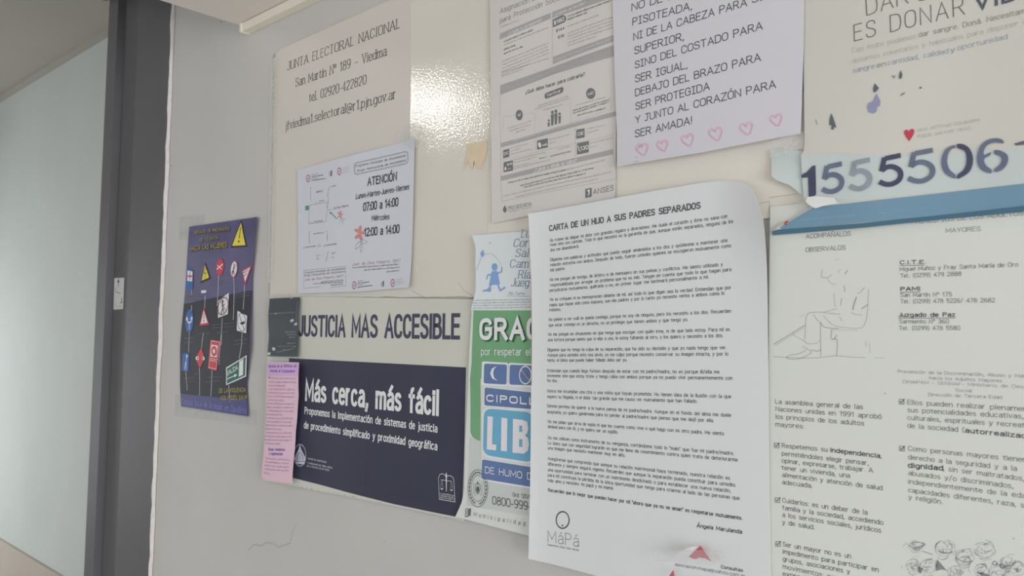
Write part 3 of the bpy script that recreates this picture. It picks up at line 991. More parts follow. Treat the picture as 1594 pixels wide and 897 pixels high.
k.poly([B_(436, 436), B_(607, 332), B_(601, 508), B_(436, 580)])
k.line([B_(316, 216), B_(382, 226), B_(366, 370), B_(302, 362)], .7, closed=True); k.line([B_(300, 376), B_(362, 386), B_(353, 448), B_(293, 434)], .7, closed=True)
k.poly([B_(316, 246), B_(368, 254), B_(358, 352), B_(308, 344)])
k.ell(B_(199, 358), 2.6, 3.0); k.ell(B_(249, 360), 2.2, 2.8)
k.line([B_(112, 30), B_(122, 58), B_(134, 66), B_(150, 55), B_(152, 28)], 2.2, smooth=3); k.line([B_(134, 66), B_(134, 118)], 1.8)
k.poly([B_(104, 45), B_(112, 12), B_(124, 38)]); k.poly([B_(142, 42), B_(152, 8), B_(162, 34)])
k.line([B_(112, 345), B_(108, 385), B_(100, 410), B_(96, 452)], 1.6, smooth=3); k.line([B_(108, 385), B_(110, 455)], 1.4); k.ell(B_(114, 340), 1.2, 2.2)
k.poly([A_(232, 645), A_(275, 645), A_(272, 665), A_(232, 668)])
k.line([A_(362, 470), A_(408, 430)], 2.0); k.line([A_(366, 440), A_(398, 470)], 1.4)
k.build(-1e-4)
k = k_fy = Ink(sg, 'sign_face', M_YEL, 4)
k.poly([A_(560, 88), A_(596, 274), A_(486, 280)]); k.poly([A_(262, 434), A_(296, 540), A_(236, 566)])
k.build(-1e-4)
k = k_fg = Ink(sg, 'sign_face', M_SGREEN, 5)
k.poly([B_(444, 444), B_(598, 346), B_(593, 500), B_(443, 568)])
k.build(-1e-4)
k = k_md = Ink(sg, 'sign_mark', M_BLACK, 5)
k.line([A_(556, 130), A_(545, 215)], 1.9); k.ell(A_(541, 243), 1.1, 1.5)
k.line([A_(268, 455), A_(254, 505), A_(272, 500), A_(258, 550)], 1.0)
k.line([A_(503, 430), A_(497, 478), A_(487, 518)], 2.2); k.line([A_(497, 478), A_(504, 515)], 1.6); k.line([A_(482, 500), A_(520, 438)], 1)
k.greek(A_(578, 507), A_(618, 482), 2.6, .3); k.greek(A_(584, 530), A_(608, 512), 2.6, .3)
k.ring(A_(412, 775), 7.2, 13.2, 1.0, .25); k.line([A_(386, 730), A_(438, 815)], 1.0)
k.ell(A_(409, 735), 1.4, 2.2); k.line([A_(408, 745), A_(410, 790), A_(396, 835)], 2.4); k.line([A_(410, 790), A_(420, 830)], 1.8); k.line([A_(398, 775), A_(425, 760)], 1.2)
k.ring(B_(566, 62), 6.4, 14.2, 1.0, -.1); k.line([B_(545, 0), B_(586, 125)], 1.2); k.poly([B_(548, 70), B_(590, 52), B_(590, 74), B_(566, 84)])
k.line([B_(255, -10), B_(254, 35)], 1.6); k.ell(B_(253, 52), .9, 1.3)
k.ell(B_(203, 358), .9, 1.4); k.ell(B_(245, 360), .9, 1.4)
k.build(-1e-4)
k = k_mr = Ink(sg, 'sign_mark', M_RED, 5)
k.line([A_(140, 500), A_(138, 556)], 2.2); k.line([A_(124, 528), A_(154, 530)], 2.6)
k.ring(A_(412, 775), 8.0, 14.6, .8, .25)
k.ell(B_(338, 300), 4.4, 8.2)
k.build(-1e-4)
k = k_mw = Ink(sg, 'sign_mark', M_SWHITE, 6)
k.text('SALIDA', B_(447, 502), B_(536, 450), 7.4, 'sans', .15, n=3)
k.line([B_(448, 528), B_(515, 498)], 1.3); k.poly([B_(505, 488), B_(530, 492), B_(508, 518)])
k.poly([B_(546, 385), B_(580, 364), B_(577, 494), B_(542, 510)])
k.ell(B_(338, 300), 1.8, 3.4)
k.build(-1e-4)
nest([k_r, k_b, k_y], k_fw, k_fy, k_fg)
nest([k_r, k_b, k_y, k_fw], k_md, k_mr, k_mw)
k = Ink(sg, 'lettering', M_YEL2, 4)
k.text('SEÑALES DE PREVENCIÓN', A_(177, 182), A_(462, 150), 4.6, 'din', .15)
k.text('DE VIOLENCIA', A_(220, 245), A_(372, 222), 4.4, 'din', .15)
k.text('HACIA LAS MUJERES', A_(147, 322), A_(440, 290), 7.6, 'din', .14)
k.text('DE LA VIOLENCIA', B_(378, 642), B_(596, 634), 6.6, 'din', .12)
k.text('VOS PODÉS SALIR', B_(392, 702), B_(608, 698), 6.6, 'din', .12)
k.build()
k = Ink(sg, 'lettering_shadow', M_BLACK, 3)
k.text('SEÑALES DE PREVENCIÓN', A_(180, 187), A_(465, 155), 4.8, 'din', .26)
k.text('DE VIOLENCIA', A_(223, 250), A_(375, 227), 4.6, 'din', .26)
k.text('HACIA LAS MUJERES', A_(150, 328), A_(443, 296), 7.8, 'din', .24)
k.build()
k = Ink(sg, 'footer_text', mat('lettering_lilac', (122, 122, 176), rough=.5), 3)
k.text('Consejo local de la mujer en Cipolletti', B_(70, 728), B_(600, 812), 8.2, 'serif', .13)
k.build()

# justice poster: white head over a navy field
J_ = crop(400, 450, 4.688); K_ = crop(440, 600, 4.27); G_ = crop(400, 740, 4.688)
M_JUST = mat('warm_white_poster', (182, 181, 172), rough=.55, mottle=.02, mscale=9)
just = Sheet('justice_poster', 'wide poster with a white head and navy field about accessible justice', 'poster',
             [[(419.5, 461), (738, 466)], [(414, 600), (731, 600)], [(409, 748), G_(255, 75), G_(330, 92), G_(450, 118), G_(560, 136), G_(640, 150), G_(850, 195), G_(1100, 245), (706, 807.5), (722, 812)]], .0026, M_JUST,
             ts=[0, .42, 1], nx=40, ny=24, h=lambda s, t: .006 * np.clip(t - .6, 0, 1) ** 1.5 * (.35 + .65 * s) + .0006 * np.sin(9 * s) ** 2)
k = Ink(just, 'navy_field', mat('poster_navy', (56, 57, 72), rough=.5, mottle=.04, mscale=14), 1, 'navy blue printed field')
rows_ = [[(450, 557.7), (725.5, 572.2)], [(452, 660), (723, 690)], [(455.5, 744), G_(500, 80), (538.6, 766), (613, 785), (719, 806.5)]]
R_ = []
for r in rows_:
    w = np.array([k.P(p) for p in r]); u = np.linspace(0, 1, len(w)); dd = np.r_[0, np.cumsum(np.hypot(*np.diff(w, axis=0).T))]; u = dd / dd[-1]
    ss = np.linspace(0, 1, 33); R_.append(np.stack([np.interp(ss, u, w[:, 0]), np.interp(ss, u, w[:, 1])], 1))
vv = []; ff = []
for i in range(25):
    t = i / 24; q = t * 2; a = min(int(q), 1); b = q - a
    vv += list(R_[a] * (1 - b) + R_[a + 1] * b)
for i in range(24):
    for j in range(32):
        q = i * 33 + j; ff.append((q, q + 33, q + 34, q + 1))
k.new(); k.add(np.array(vv), ff); k.build()
k = Ink(just, 'heading_text', mat('ink_slate', (68, 68, 86), rough=.6), 1)
k.text('JUSTICIA MAS ACCESIBLE', J_(308, 348), J_(1471, 370), 37.2, 'din', .155, n=6)
k.build()
k = Ink(just, 'slogan_text', INKW, 3)
k.text('Más cerca, más fácil', K_(157, 105), K_(1032, 205), 38.5, 'din', .16, n=6, hp=K_(620, 160))
k.text('Proponemos la implementación de sistemas de justicia', K_(149, 191), K_(1028, 316), 12.6, 'din', .155, n=4)
k.text('de procedimiento simplificado y proximidad geográfica', K_(145, 287), K_(1027, 434), 12.6, 'din', .155, n=4)
k.build()
k = Ink(just, 'seal', mat('seal_grey_white', (176, 178, 188), rough=.6), 3, 'round pale seal with a building')
k.ring(K_(117, 465), 9.2, 17.0, 1.1)
c0 = K_(117, 465)
k.poly([K_(117, 395), K_(127, 430), K_(152, 478), K_(156, 500), K_(118, 512), K_(80, 498), K_(84, 472), K_(106, 430)])
for i, (x0, x1) in enumerate(((84, 150),)):
    k.poly([K_(80, 505), K_(154, 505), K_(146, 525), K_(90, 522)])
k.text('COLEGIO DE MAGISTRADOS', K_(171, 492), K_(292, 517), 2.7, 'sans', .17, n=2)
k.text('Y FUNCIONARIOS DEL PODER JUDICIAL', K_(165, 521), K_(333, 555), 2.7, 'sans', .17, n=2)
k.text('DE LA PROVINCIA DE RÍO NEGRO', K_(164, 541), K_(312, 571), 2.7, 'sans', .17, n=2)
k.build()
k = Ink(just, 'seal_building', mat('poster_navy_2', (60, 61, 76), rough=.5), 4)
k.line([K_(96, 495), K_(98, 465), K_(118, 445), K_(138, 468), K_(140, 497)], .9)
for x in (104, 118, 131):
    k.line([K_(x, 462), K_(x, 495)], .8)
k.line([K_(84, 505), K_(152, 507)], .7)
k.build()
k = Ink(just, 'scales_emblem', INKW, 3, 'thin white outline of scales and a sword')
k.line([K_(1043, 757), K_(1038, 615), K_(1048, 592), K_(1065, 587), K_(1082, 598), K_(1090, 612)], .8)
k.line([K_(1090, 612), K_(1100, 601), K_(1118, 601), K_(1136, 615), K_(1141, 640), K_(1148, 775), K_(1043, 757)], .8)
k.poly([K_(1086, 590), K_(1090, 578), K_(1094, 590), K_(1092, 706), K_(1089, 706)])
k.line([K_(1056, 628), K_(1125, 638)], .7)
k.line([K_(1058, 628), K_(1052, 685)], .4); k.line([K_(1062, 630), K_(1068, 688)], .4); k.line([K_(1122, 638), K_(1118, 692)], .4); k.line([K_(1126, 640), K_(1133, 694)], .4)
k.poly([K_(1050, 684), K_(1070, 687), K_(1061, 696)]); k.poly([K_(1114, 692), K_(1134, 695), K_(1125, 704)])
k.greek(K_(1047, 722), K_(1141, 737), 2.4); k.greek(K_(1049, 736), K_(1143, 751), 2.4); k.greek(K_(1050, 749), K_(1144, 764), 2.4)
k.build()
k = Ink(just, 'fold_crease', mat('crease_light', (74, 75, 92), rough=.6), 3)
k.line([K_(560, -45), K_(556, 300), K_(545, 740)], .7)
k.build()
k = Ink(just, 'torn_edge', mat('torn_brown', (150, 146, 138), rough=.9), 1, 'brownish torn fibres along the lower edge')
for x, y in ((300, 78), (330, 88), (362, 92), (400, 100), (450, 108), (520, 122), (560, 128), (590, 134), (640, 144), (700, 155), (715, 160), (880, 196), (900, 200), (1290, 290), (1380, 312)):
    k.ell(G_(x, y), random.uniform(.8, 2.0), random.uniform(.4, .8), .2, 7)
k.build()
# dark little card
D_ = crop(410, 455, 7.8)
card = Sheet('dark_card', 'small charcoal card beside the large justice heading', 'card',
             [[D_(75, 78), D_(440, 62)], [D_(62, 430), D_(424, 430)], [D_(50, 778), D_(415, 785)]], .0105 - .0045, mat('card_charcoal', (60, 64, 69), rough=.35, mottle=.06, mscale=60, coat=.2, coat_rough=.3), nx=8, ny=12,
             h=lambda s, t: .0012 * np.sin(5 * t) ** 2)
k = Ink(card, 'pale_text', mat('card_text', (138, 141, 144), rough=.5), 1)
k.greek(D_(85, 268), D_(375, 252), 2.6); k.greek(D_(265, 490), D_(397, 488), 2.8); k.greek(D_(290, 522), D_(397, 520), 2.8); k.greek(D_(310, 558), D_(397, 556), 2.8); k.greek(D_(292, 628), D_(397, 626), 2.6)
k.line([D_(70, 480), D_(62, 700)], .6); k.line([D_(415, 110), D_(402, 375)], .7)
k.line([D_(175, 658), D_(395, 655)], .4); k.line([D_(160, 730), D_(345, 690), D_(398, 655)], .6); k.line([D_(240, 690), D_(270, 692)], .5)
k.build()
k = Ink(card, 'glint_spot', mat('card_glint', (170, 172, 172), rough=.5), 2, 'whitish painted tape glints')
for x, y, a, b in ((350, 345, 3.2, 2.2), (395, 388, 2.8, 2), (128, 690, 2.6, 3), (72, 748, 2.8, 2.4), (155, 262, 1.2, .9), (342, 50 + 22, 1.6, .8)):  # glints of clear tape painted as pale spots on the card
    k.ell(D_(x, y), a, b, -.6, 9)
k.build(.002)

# pink leaflet
P_f = crop(400, 560, 4.483)
M_PINK = mat('pink_paper', (198, 168, 182), rough=.6, mottle=.03, mscale=30)
pink = Sheet('pink_leaflet', 'narrow pink leaflet with tiny print overlapping the navy poster', 'leaflet',
             [[P_f(75, 18), P_f(200, 18), P_f(293, 20)], [P_f(70, 250), P_f(290, 250)], [P_f(60, 500), P_f(270, 500)], [P_f(32, 822), P_f(60, 838), P_f(245, 866)]], .0095, M_PINK, ts=[0, .28, .57, 1], nx=14, ny=30,
             h=lambda s, t: .003 * np.sin(3 * s) ** 2 + .004 * np.clip(t - .6, 0, 1) * (1 - s) + .0015 * np.sin(8 * t))
k = Ink(pink, 'lilac_band', mat('lilac_print', (186, 152, 190), rough=.6), 1, 'lilac band along the top')
k.patch(P_f(76, 22), P_f(292, 24), P_f(290, 112), P_f(73, 116), 8); k.build()
k = Ink(pink, 'heading_text', mat('ink_violet_blue', (96, 86, 148), rough=.6), 2)
k.text('Servicios de la Oficina de', P_f(82, 56), P_f(276, 54), 4.6, wt=.16)
k.text('Atención al Ciudadano', P_f(92, 88), P_f(264, 90), 4.6, wt=.16)
k.text('Quejas, reclamos', P_f(80, 634), P_f(196, 638), 4.6, wt=.15)
k.text('y sugerencias', P_f(86, 664), P_f(180, 668), 4.6, wt=.15)
k.build()
k = Ink(pink, 'printed_text', mat('ink_plum', (148, 116, 138), rough=.7), 2)
for i in range(19):
    y = 134 + i * 25.3
    ins = 0 if i % 3 else 6
    xr = 272 - i * 1.9
    k.greek(P_f(84 - i * 1.6 + ins, y), P_f(xr if i % 4 != 2 else xr - 70, y + 4), 3.0, .17)
for i in range(5):
    y = 692 + i * 25
    k.greek(P_f(62 - i * 3, y), P_f(228 - i * 3 if i < 4 else 90, y + 14), 3.0, .17)
k.ell(P_f(86, 126), 1.3, 1.6)
k.build()

# small cartoon sheet above the green poster
L_ = crop(710, 340, 3.45)
M_LEC = mat('pale_blue_paper', (194, 199, 201), rough=.6, mottle=.02, mscale=20)
lec = Sheet('reading_sheet', 'pale sheet with slanted blue serif words and a blue child drawing', 'notice',
            [[L_(86, 92), L_(300, 74), L_(430, 70)], [L_(106, 160), L_(430, 160)], [L_(104, 395), L_(430, 400)], [L_(80, 492), L_(430, 494)]], .0044, M_LEC, ts=[0, .17, .76, 1], nx=18, ny=26,
            h=lambda s, t: .002 * np.exp(-s * 8) + .0008 * np.sin(5 * t) ** 2)
M_SBLUE = mat('ink_steel_blue', (98, 112, 136), rough=.7)
k = Ink(lec, 'blue_lettering', M_SBLUE, 1)
for s_, p, q in (('Le', (350, 103), (390, 102)), ('Cor', (308, 153), (384, 152)), ('Sal', (318, 207), (386, 206)), ('Cam', (290, 264), (385, 264)), ('Ría', (334, 322), (398, 322)), ('Jueg', (296, 365), (388, 366))):
    k.text(s_, L_(*p), L_(*q), 12.2, 'serif', .12, slant=.2, n=4)
k.text('No fume,', L_(283, 410), L_(372, 411), 4.4, 'serif', .12, slant=.2, n=2)
k.line([L_(275, 417), L_(398, 420)], .4)
k.build()
k = Ink(lec, 'small_print', INKG, 1)
for y in (438, 452, 466, 480):
    k.greek(L_(92, y + 6), L_(420, y), 2.4, .16)
k.build()
k = Ink(lec, 'child_drawing', mat('drawing_blue', (122, 148, 188), rough=.7), 1, 'blue drawing of a child flying a kite')
k.ell(L_(207, 262), 4.6, 6.0); k.poly([L_(192, 285), L_(222, 283), L_(236, 355), L_(176, 360)])
k.line([L_(196, 300), L_(170, 305), L_(165, 325)], 2.4); k.line([L_(222, 298), L_(246, 285), L_(246, 266)], 2.4)
k.line([L_(190, 355), L_(172, 384), L_(148, 390)], 3.0); k.line([L_(222, 352), L_(238, 388), L_(262, 372)], 3.0)
k.poly([L_(140, 390), L_(190, 372), L_(186, 396)])
k.poly([L_(130, 188), L_(146, 168), L_(154, 196), L_(138, 212)])
k.build()
k = Ink(lec, 'kite_string', mat('drawing_grey', (120, 124, 136), rough=.7), 1)
for t in np.linspace(0, 1, 9):
    k.ell(L_(132 - 20 * t, 218 + 58 * t), .55, .7, 0, 7)
k.line([L_(150, 195), L_(190, 190), L_(236, 236), L_(246, 270)], .35, smooth=4)
k.text('t', L_(178, 138), L_(184, 138), 3.6, 'sans', .15)
k.build()

# green smoke-free poster
Q_ = crop(700, 590, 3.45)
M_GPAPER = mat('poster_white', (193, 195, 191), rough=.5, mottle=.015, mscale=12)
gr = Sheet('smoke_free_poster', 'green and blue smoke-free poster with a moon panel, partly behind the long letter', 'poster',
           [[L_(84, 485), L_(450, 487)], [(728.5, 600), (842, 600)], [(724, 690), (842, 690)], [Q_(78, 600), (842, 766)], [Q_(62, 670), (842, 793)], [Q_(30, 741), Q_(490, 860)]], .0052, M_GPAPER, ts=[0, .36, .64, .855, .93, 1], nx=24, ny=40,
           h=lambda s, t: .004 * np.clip(t - .7, 0, 1) * (1 - .4 * s) + .0006 * np.sin(7 * t) ** 2)
M_GREEN = mat('poster_green', (106, 150, 112), rough=.5, mottle=.05, mscale=9)
k = Ink(gr, 'green_field', M_GREEN, 1, 'green printed field')
k.patch(L_(94, 495), L_(420, 495), L_(420, 790), L_(84, 780), 10)
k.poly([L_(84, 780), L_(420, 790), L_(420, 900), Q_(165, 0), Q_(165, 335), Q_(140, 325), Q_(120, 308), Q_(112, 286), Q_(110, 0)])
k.build()
k = Ink(gr, 'grey_footer_field', mat('poster_grey_tint', (180, 183, 180), rough=.5), 1)
k.patch(Q_(110, 310), Q_(168, 336), Q_(165, 560), Q_(92, 680), 4); k.patch(Q_(165, 540), Q_(470, 590), Q_(470, 745), Q_(92, 680), 6)
k.build()
k = k_pf = Ink(gr, 'panel', INKW, 2)
k.rrect(L_(140, 768), L_(281, 776), L_(279, 905), L_(136, 898), r=.08); k.rrect(L_(283, 776), L_(420, 782), L_(420, 910), L_(281, 904), r=.08)
k.rrect(Q_(182, 38), Q_(450, 66), Q_(450, 172), Q_(180, 148), r=.1); k.rrect(Q_(176, 150), Q_(450, 172), Q_(450, 462), Q_(172, 420), r=.16); k.rrect(Q_(170, 424), Q_(450, 468), Q_(450, 592), Q_(166, 545), r=.1)
k.build(-1e-4)
M_PBLUE = mat('poster_slate_blue', (90, 110, 150), rough=.5, mottle=.04, mscale=20)
k = k_pb = Ink(gr, 'panel_field', M_PBLUE, 3, 'slate blue printed panels')
k.rrect(L_(153, 780), L_(275, 786), L_(272, 893), L_(150, 886), r=.1); k.rrect(L_(290, 786), L_(420, 792), L_(420, 897), L_(288, 893), r=.1)
k.rrect(Q_(190, 46), Q_(450, 74), Q_(450, 163), Q_(188, 142), r=.1); k.rrect(Q_(176, 432), Q_(450, 476), Q_(450, 582), Q_(173, 536), r=.1)
k.build(-1e-4)
k = k_pc = Ink(gr, 'panel_field', mat('poster_cyan', (98, 154, 182), rough=.5, mottle=.04, mscale=20), 3, 'cyan printed panel')
k.rrect(Q_(186, 158), Q_(450, 180), Q_(450, 450), Q_(180, 408), r=.18); k.build(-1e-4)
k = k_wl = Ink(gr, 'lettering', mat('ink_cream_white', (208, 207, 203), rough=.5), 5)
k.text('GRAC', L_(135, 655), L_(448, 655), 35.5, 'din', .19, n=6)
k.text('por respetar el', L_(138, 735), L_(402, 738), 12.0, 'din', .13, n=4)
mo = [L_(222, 793), L_(196, 806), L_(186, 832), L_(196, 860), L_(226, 874), L_(208, 856), L_(202, 832), L_(207, 810)]
k.poly(mo)
k.ring(L_(375, 842), 9.2, 13.6, 2.0); k.line([L_(352, 815), L_(398, 870)], 1.8)
k.text('CIPOLL', Q_(203, 122), Q_(464, 142), 11.8, 'din', .2, n=5)
k.text('DE HUMO DEL', Q_(194, 506), Q_(500, 552), 11.0, 'sans', .12, n=4)
k.build(-1e-4)
k = k_pl = Ink(gr, 'lettering', mat('ink_rose_white', (208, 198, 206), rough=.5), 5)
k.poly([Q_(206, 200), Q_(236, 203), Q_(231, 350), Q_(254, 354), Q_(252, 384), Q_(202, 378)])
k.poly([Q_(281, 208), Q_(313, 212), Q_(311, 390), Q_(278, 386)])
b_out = [Q_(343, 214), Q_(395, 220), Q_(420, 230), Q_(426, 265), Q_(420, 292), Q_(408, 303), Q_(424, 318), Q_(430, 350), Q_(424, 385), Q_(400, 402), Q_(340, 396)]
k.poly(b_out)
k.build(-1e-4)
k = k_lc = Ink(gr, 'letter_counter', mat('poster_cyan_2', (98, 154, 182), rough=.5), 6)
k.poly([Q_(378, 250), Q_(392, 252), Q_(393, 285), Q_(377, 284)]); k.poly([Q_(377, 322), Q_(394, 324), Q_(394, 366), Q_(376, 364)])
k.build(-1e-4)
k = Ink(gr, 'letter_drop_edges', mat('poster_deep_green', (52, 84, 66), rough=.5), 4)
k.text('GRAC', L_(143, 663), L_(456, 663), 36.5, 'din', .22, n=6)
k.build()
k = k_rs = Ink(gr, 'ring_slash', mat('ink_brick', (158, 92, 100), rough=.6), 6)
k.line([L_(356, 820), L_(398, 868)], 1.0); k.build(-1e-4)
nest([k_pf], k_pb, k_pc, k_wl, k_pl, k_lc, k_rs)
k = Ink(gr, 'seal_and_phone_print', mat('ink_charcoal', (82, 86, 88), rough=.6), 3)
c0 = Q_(153, 588)
k.ring(c0, 15.6, 29, .8); k.ring(c0, 10.6, 20.5, .6)
for i in range(26):
    a = 2 * math.pi * i / 26
    if i in (6, 7):
        continue
    p = (c0[0] + 13.1 * math.cos(a), c0[1] + 24.8 * math.sin(a)); q = (c0[0] + 13.1 * math.cos(a + .17), c0[1] + 24.8 * math.sin(a + .17))
    k.line([p, q], 2.2, rnd=False)
k.ring(Q_(152, 586), 3.8, 7.6, .8); k.ell(Q_(152, 592), 2.2, 4.4); k.line([Q_(141, 600), Q_(152, 618), Q_(164, 602)], .8, smooth=3); k.line([Q_(152, 552), Q_(152, 566)], 1.4)
k.line([Q_(132, 560), Q_(130, 600), Q_(140, 628)], .5, smooth=3); k.line([Q_(172, 565), Q_(175, 605), Q_(166, 630)], .5, smooth=3)
k.text('Ord. 120/05', Q_(341, 632), Q_(452, 648), 6.6, 'sans', .11)
k.text('0800-999-', Q_(232, 674), Q_(437, 708), 13.4, 'sans', .1, n=4)
k.build()
k = Ink(gr, 'footer_text', INKS, 3)
k.text('Municipalidad', Q_(131, 737), Q_(405, 790), 6.8, 'sans', .1, gap=.75, slant=.12)
k.poly([Q_(100, 700), Q_(116, 694), Q_(113, 734), Q_(99, 738)]); k.line([Q_(86, 732), Q_(87, 700), Q_(98, 696)], 1.0); k.line([Q_(84, 738), Q_(100, 740)], 1.6); k.line([Q_(92, 728), Q_(94, 706)], .9)
k.build()

# benefit leaflet
S_ = crop(740, 0, 5.608); S2 = crop(740, 150, 4.72)
M_ANS = mat('greyish_paper', (188, 183, 179), rough=.55, mottle=.015, mscale=12)
ans = Sheet('benefit_leaflet', 'grey printed benefit leaflet with grey bars and small icons, top centre', 'leaflet',
            [[(762, -44), (952, -118)], [(764.5, 150), (960, 100)], [(765.5, 348), (861, 328), (957, 308)]], .0032, M_ANS, nx=20, ny=30,
            h=lambda s, t: .0012 * np.sin(4 * s + 3 * t) ** 2 + .002 * np.clip(t - .8, 0, 1))
M_BAR = mat('bar_grey', (152, 149, 149), rough=.6); M_BARD = mat('bar_dark_grey', (108, 107, 109), rough=.6)
k = k_gb = Ink(ans, 'heading_bar', M_BAR, 1, 'grey heading bars')
k.poly([S_(215, 296), S_(657, 112), S_(657, 162), S_(215, 344)])
k.poly([S_(675, 104), S_(1000, -22), S_(1202, -90), S_(1205, -20), S_(1000, 46), S_(676, 156)])
k.poly([S_(680, 496), S_(1226, 300), S_(1228, 354), S_(680, 560)])
k.poly([S_(218, 745), S_(680, 582), S_(1231, 386), S_(1232, 486), S_(680, 650), S_(218, 828)])
k.poly([S2(186, 345), S2(1037, 109), S2(1037, 142), S2(187, 376)])
k.poly([S2(187, 588), S2(1012, 388), S2(1012, 425), S2(187, 622)])
k.build(-1)
k = Ink(ans, 'rule_line', M_BAR, 1)
k.line([S_(670, 108), S_(672, 560)], .4); k.line([S_(218, 830), S2(186, 345)], .35); k.line([S_(1236, 490), S2(1037, 109)], .4)
k.line([S2(186, 378), S2(186, 588)], .35); k.line([S2(735, 230), S2(738, 445)], .4); k.line([S2(735, 345), S2(1015, 285)], .3); k.line([S2(190, 470), S2(735, 345)], .3); k.line([S2(445, 305), S2(447, 400)], .3)
k.line([S2(188, 622), S2(192, 772), S2(1040, 606), S2(1012, 425)], .4); k.line([S2(205, 245), S2(206, 150), S2(435, 120), S2(437, 260)], .3); k.line([S2(698, 45), S2(700, 190), S2(998, 95), S2(990, 0)], .3)
k.build()
k = k_ic = Ink(ans, 'icon_box', M_BARD, 1, 'dark grey icon boxes')
k.poly([S_(676, 172), S_(762, 130), S_(786, 140), S_(795, 165), S_(780, 193), S_(678, 240)])
k.rrect(S_(603, 818), S_(770, 754), S_(768, 806), S_(606, 868), r=.45)
k.ell(S_(1008, 817), 7.1, 8.6); k.ell(S2(323, 138), 5.4, 8.2)
for q in ([(205, 396), (250, 385), (250, 445), (205, 456)], [(455, 325), (533, 308), (533, 375), (455, 392)], [(743, 246), (802, 235), (803, 302), (743, 313)], [(748, 346), (835, 328), (833, 412), (748, 429)], [(208, 485), (276, 470), (277, 545), (208, 559)], [(808, 682), (855, 672), (855, 738), (808, 748)]):
    k.poly([S2(*p) for p in q])
k.ell(S2(217, 833), 2.8, 4.6); k.poly([S2(208, 822), S2(217, 800), S2(226, 820)])
k.build(-1)
k = Ink(ans, 'family_icon', M_BARD, 1, 'small pictogram of a family')
for x, y, hgt in ((540, 222, 36), (566, 214, 88), (592, 206, 88), (620, 198, 60)):
    k.ell(S2(x, y - hgt - 8), 1.0 + hgt * .012, 1.4 + hgt * .014)
    w = 7 + hgt * .05
    k.poly([S2(x - w, y - hgt + 9), S2(x + w, y - hgt + 5), S2(x + w * .8, y - hgt * .5), S2(x + w * .6, y - 2), S2(x - w * .6, y + 2), S2(x - w * .8, y - hgt * .5)])
k.build()
k = Ink(ans, 'printed_text', INKS, 1)
k.text('Asignación', S_(215, 122), S_(470, 22), 8.6, 'thin', .075, slant=.15, n=4)
k.text('Universal', S_(498, 11), S_(700, -68), 8.6, 'thin', .075, slant=.15)
k.text('para Protección Social', S_(215, 206), S_(752, -6), 8.6, 'thin', .075, slant=.15, n=4)
k.text('¿Qué debe hacer para cobrarla?', S_(440, 822), S_(955, 664), 6.0, wt=.15)
k.text('$144', S_(706, 285), S_(776, 258), 4.8, wt=.14); k.text('$36', S_(722, 340), S_(776, 320), 4.8, wt=.14)
k.text('ANSES', S2(868, 722), S2(1016, 692), 8.6, 'thin', .1, n=4)
k.text('PRESIDENCIA', S2(242, 836), S2(412, 803), 5.4, 'serif', .12)
k.greek(S_(808, 150), S_(1200, 5), 3.2, .25); k.greek(S_(805, 178), S_(975, 115), 3.2, .25)
k.greek(S_(250, 370), S_(500, 268), 2.8, .24); k.greek(S_(250, 440), S_(358, 396), 2.8, .24); k.greek(S_(250, 475), S_(412, 412), 2.8, .24)
k.greek(S2(718, 130), S2(980, 45), 2.8, .22); k.greek(S2(750, 145), S2(955, 92), 2.8, .22); k.greek(S2(720, 110), S2(985, 28), 2.8, .22)
k.greek(S2(242, 640), S2(690, 540), 2.8, .22); k.greek(S2(330, 662), S2(875, 530), 2.8, .22); k.greek(S2(360, 672), S2(812, 572), 2.8, .22)
k.greek(S2(550, 445), S2(700, 408), 2.6, .2); k.greek(S2(470, 462), S2(522, 450), 2.6, .2)
k.build()
k = Ink(ans, 'small_print', mat('ink_mid_grey', (142, 140, 140), rough=.7), 1)
for x0, y0, x1, y1 in ((218, 244, 375, 182), (250, 398, 635, 245)):
    k.greek(S_(x0, y0), S_(x1, y1), 2.2, .18)
for i in range(5):
    k.greek(S_(232, 545 + i * 29), S_(640 if i != 4 else 470, 378 + i * 29 + (70 if i == 4 else 0)), 2.1, .17)
k.greek(S_(232, 640), S_(640, 512), 2.1, .17); k.greek(S_(232, 672), S_(415, 610), 2.1, .17)
k.greek(S_(805, 238), S_(1085, 132), 2.4, .18)
for i in range(5):
    k.greek(S_(805, 298 + i * 27), S_(1205 if i < 4 else 1060, 152 + i * 30 + (48 if i == 4 else 0)), 2.4, .17)
for x0, y0, x1, y1 in ((460, 75, 690, 0), (440, 98, 700, 15), (495, 105, 645, 62), (240, 240, 415, 182), (255, 258, 405, 210), (300, 268, 370, 245), (742, 70, 955, 10), (258, 385, 385, 352), (258, 408, 340, 385), (262, 430, 412, 390), (285, 470, 515, 415), (285, 492, 455, 448), (285, 520, 395, 495), (285, 535, 550, 470), (545, 325, 695, 282), (545, 350, 590, 338), (605, 395, 705, 368), (820, 245, 955, 212), (820, 275, 915, 245), (842, 350, 1012, 308), (845, 380, 895, 366), (700, 535, 955, 470), (205, 738, 1000, 560), (290, 745, 900, 612), (242, 852, 412, 820)):
    k.greek(S2(x0, y0), S2(x1, y1), 2.3, .16)
k.build()
k = k_rt = Ink(ans, 'reversed_text', mat('ink_reversed', (206, 202, 200), rough=.6), 2)
k.text('¿A quién le corresponde?', S_(290, 308), S_(580, 184), 4.4, wt=.14); k.text('¿Cuánto se percibe?', S_(700, 140), S_(962, 34), 4.4, wt=.14)
k.text('$180', S_(690, 220), S_(776, 182), 6.6, wt=.18); k.text('Verificar', S_(628, 848), S_(748, 802), 5.0, wt=.13); k.text('NO', S_(988, 838), S_(1032, 822), 4.6, wt=.18); k.text('sí', S2(316, 148), S2(331, 144), 4.4, wt=.16)
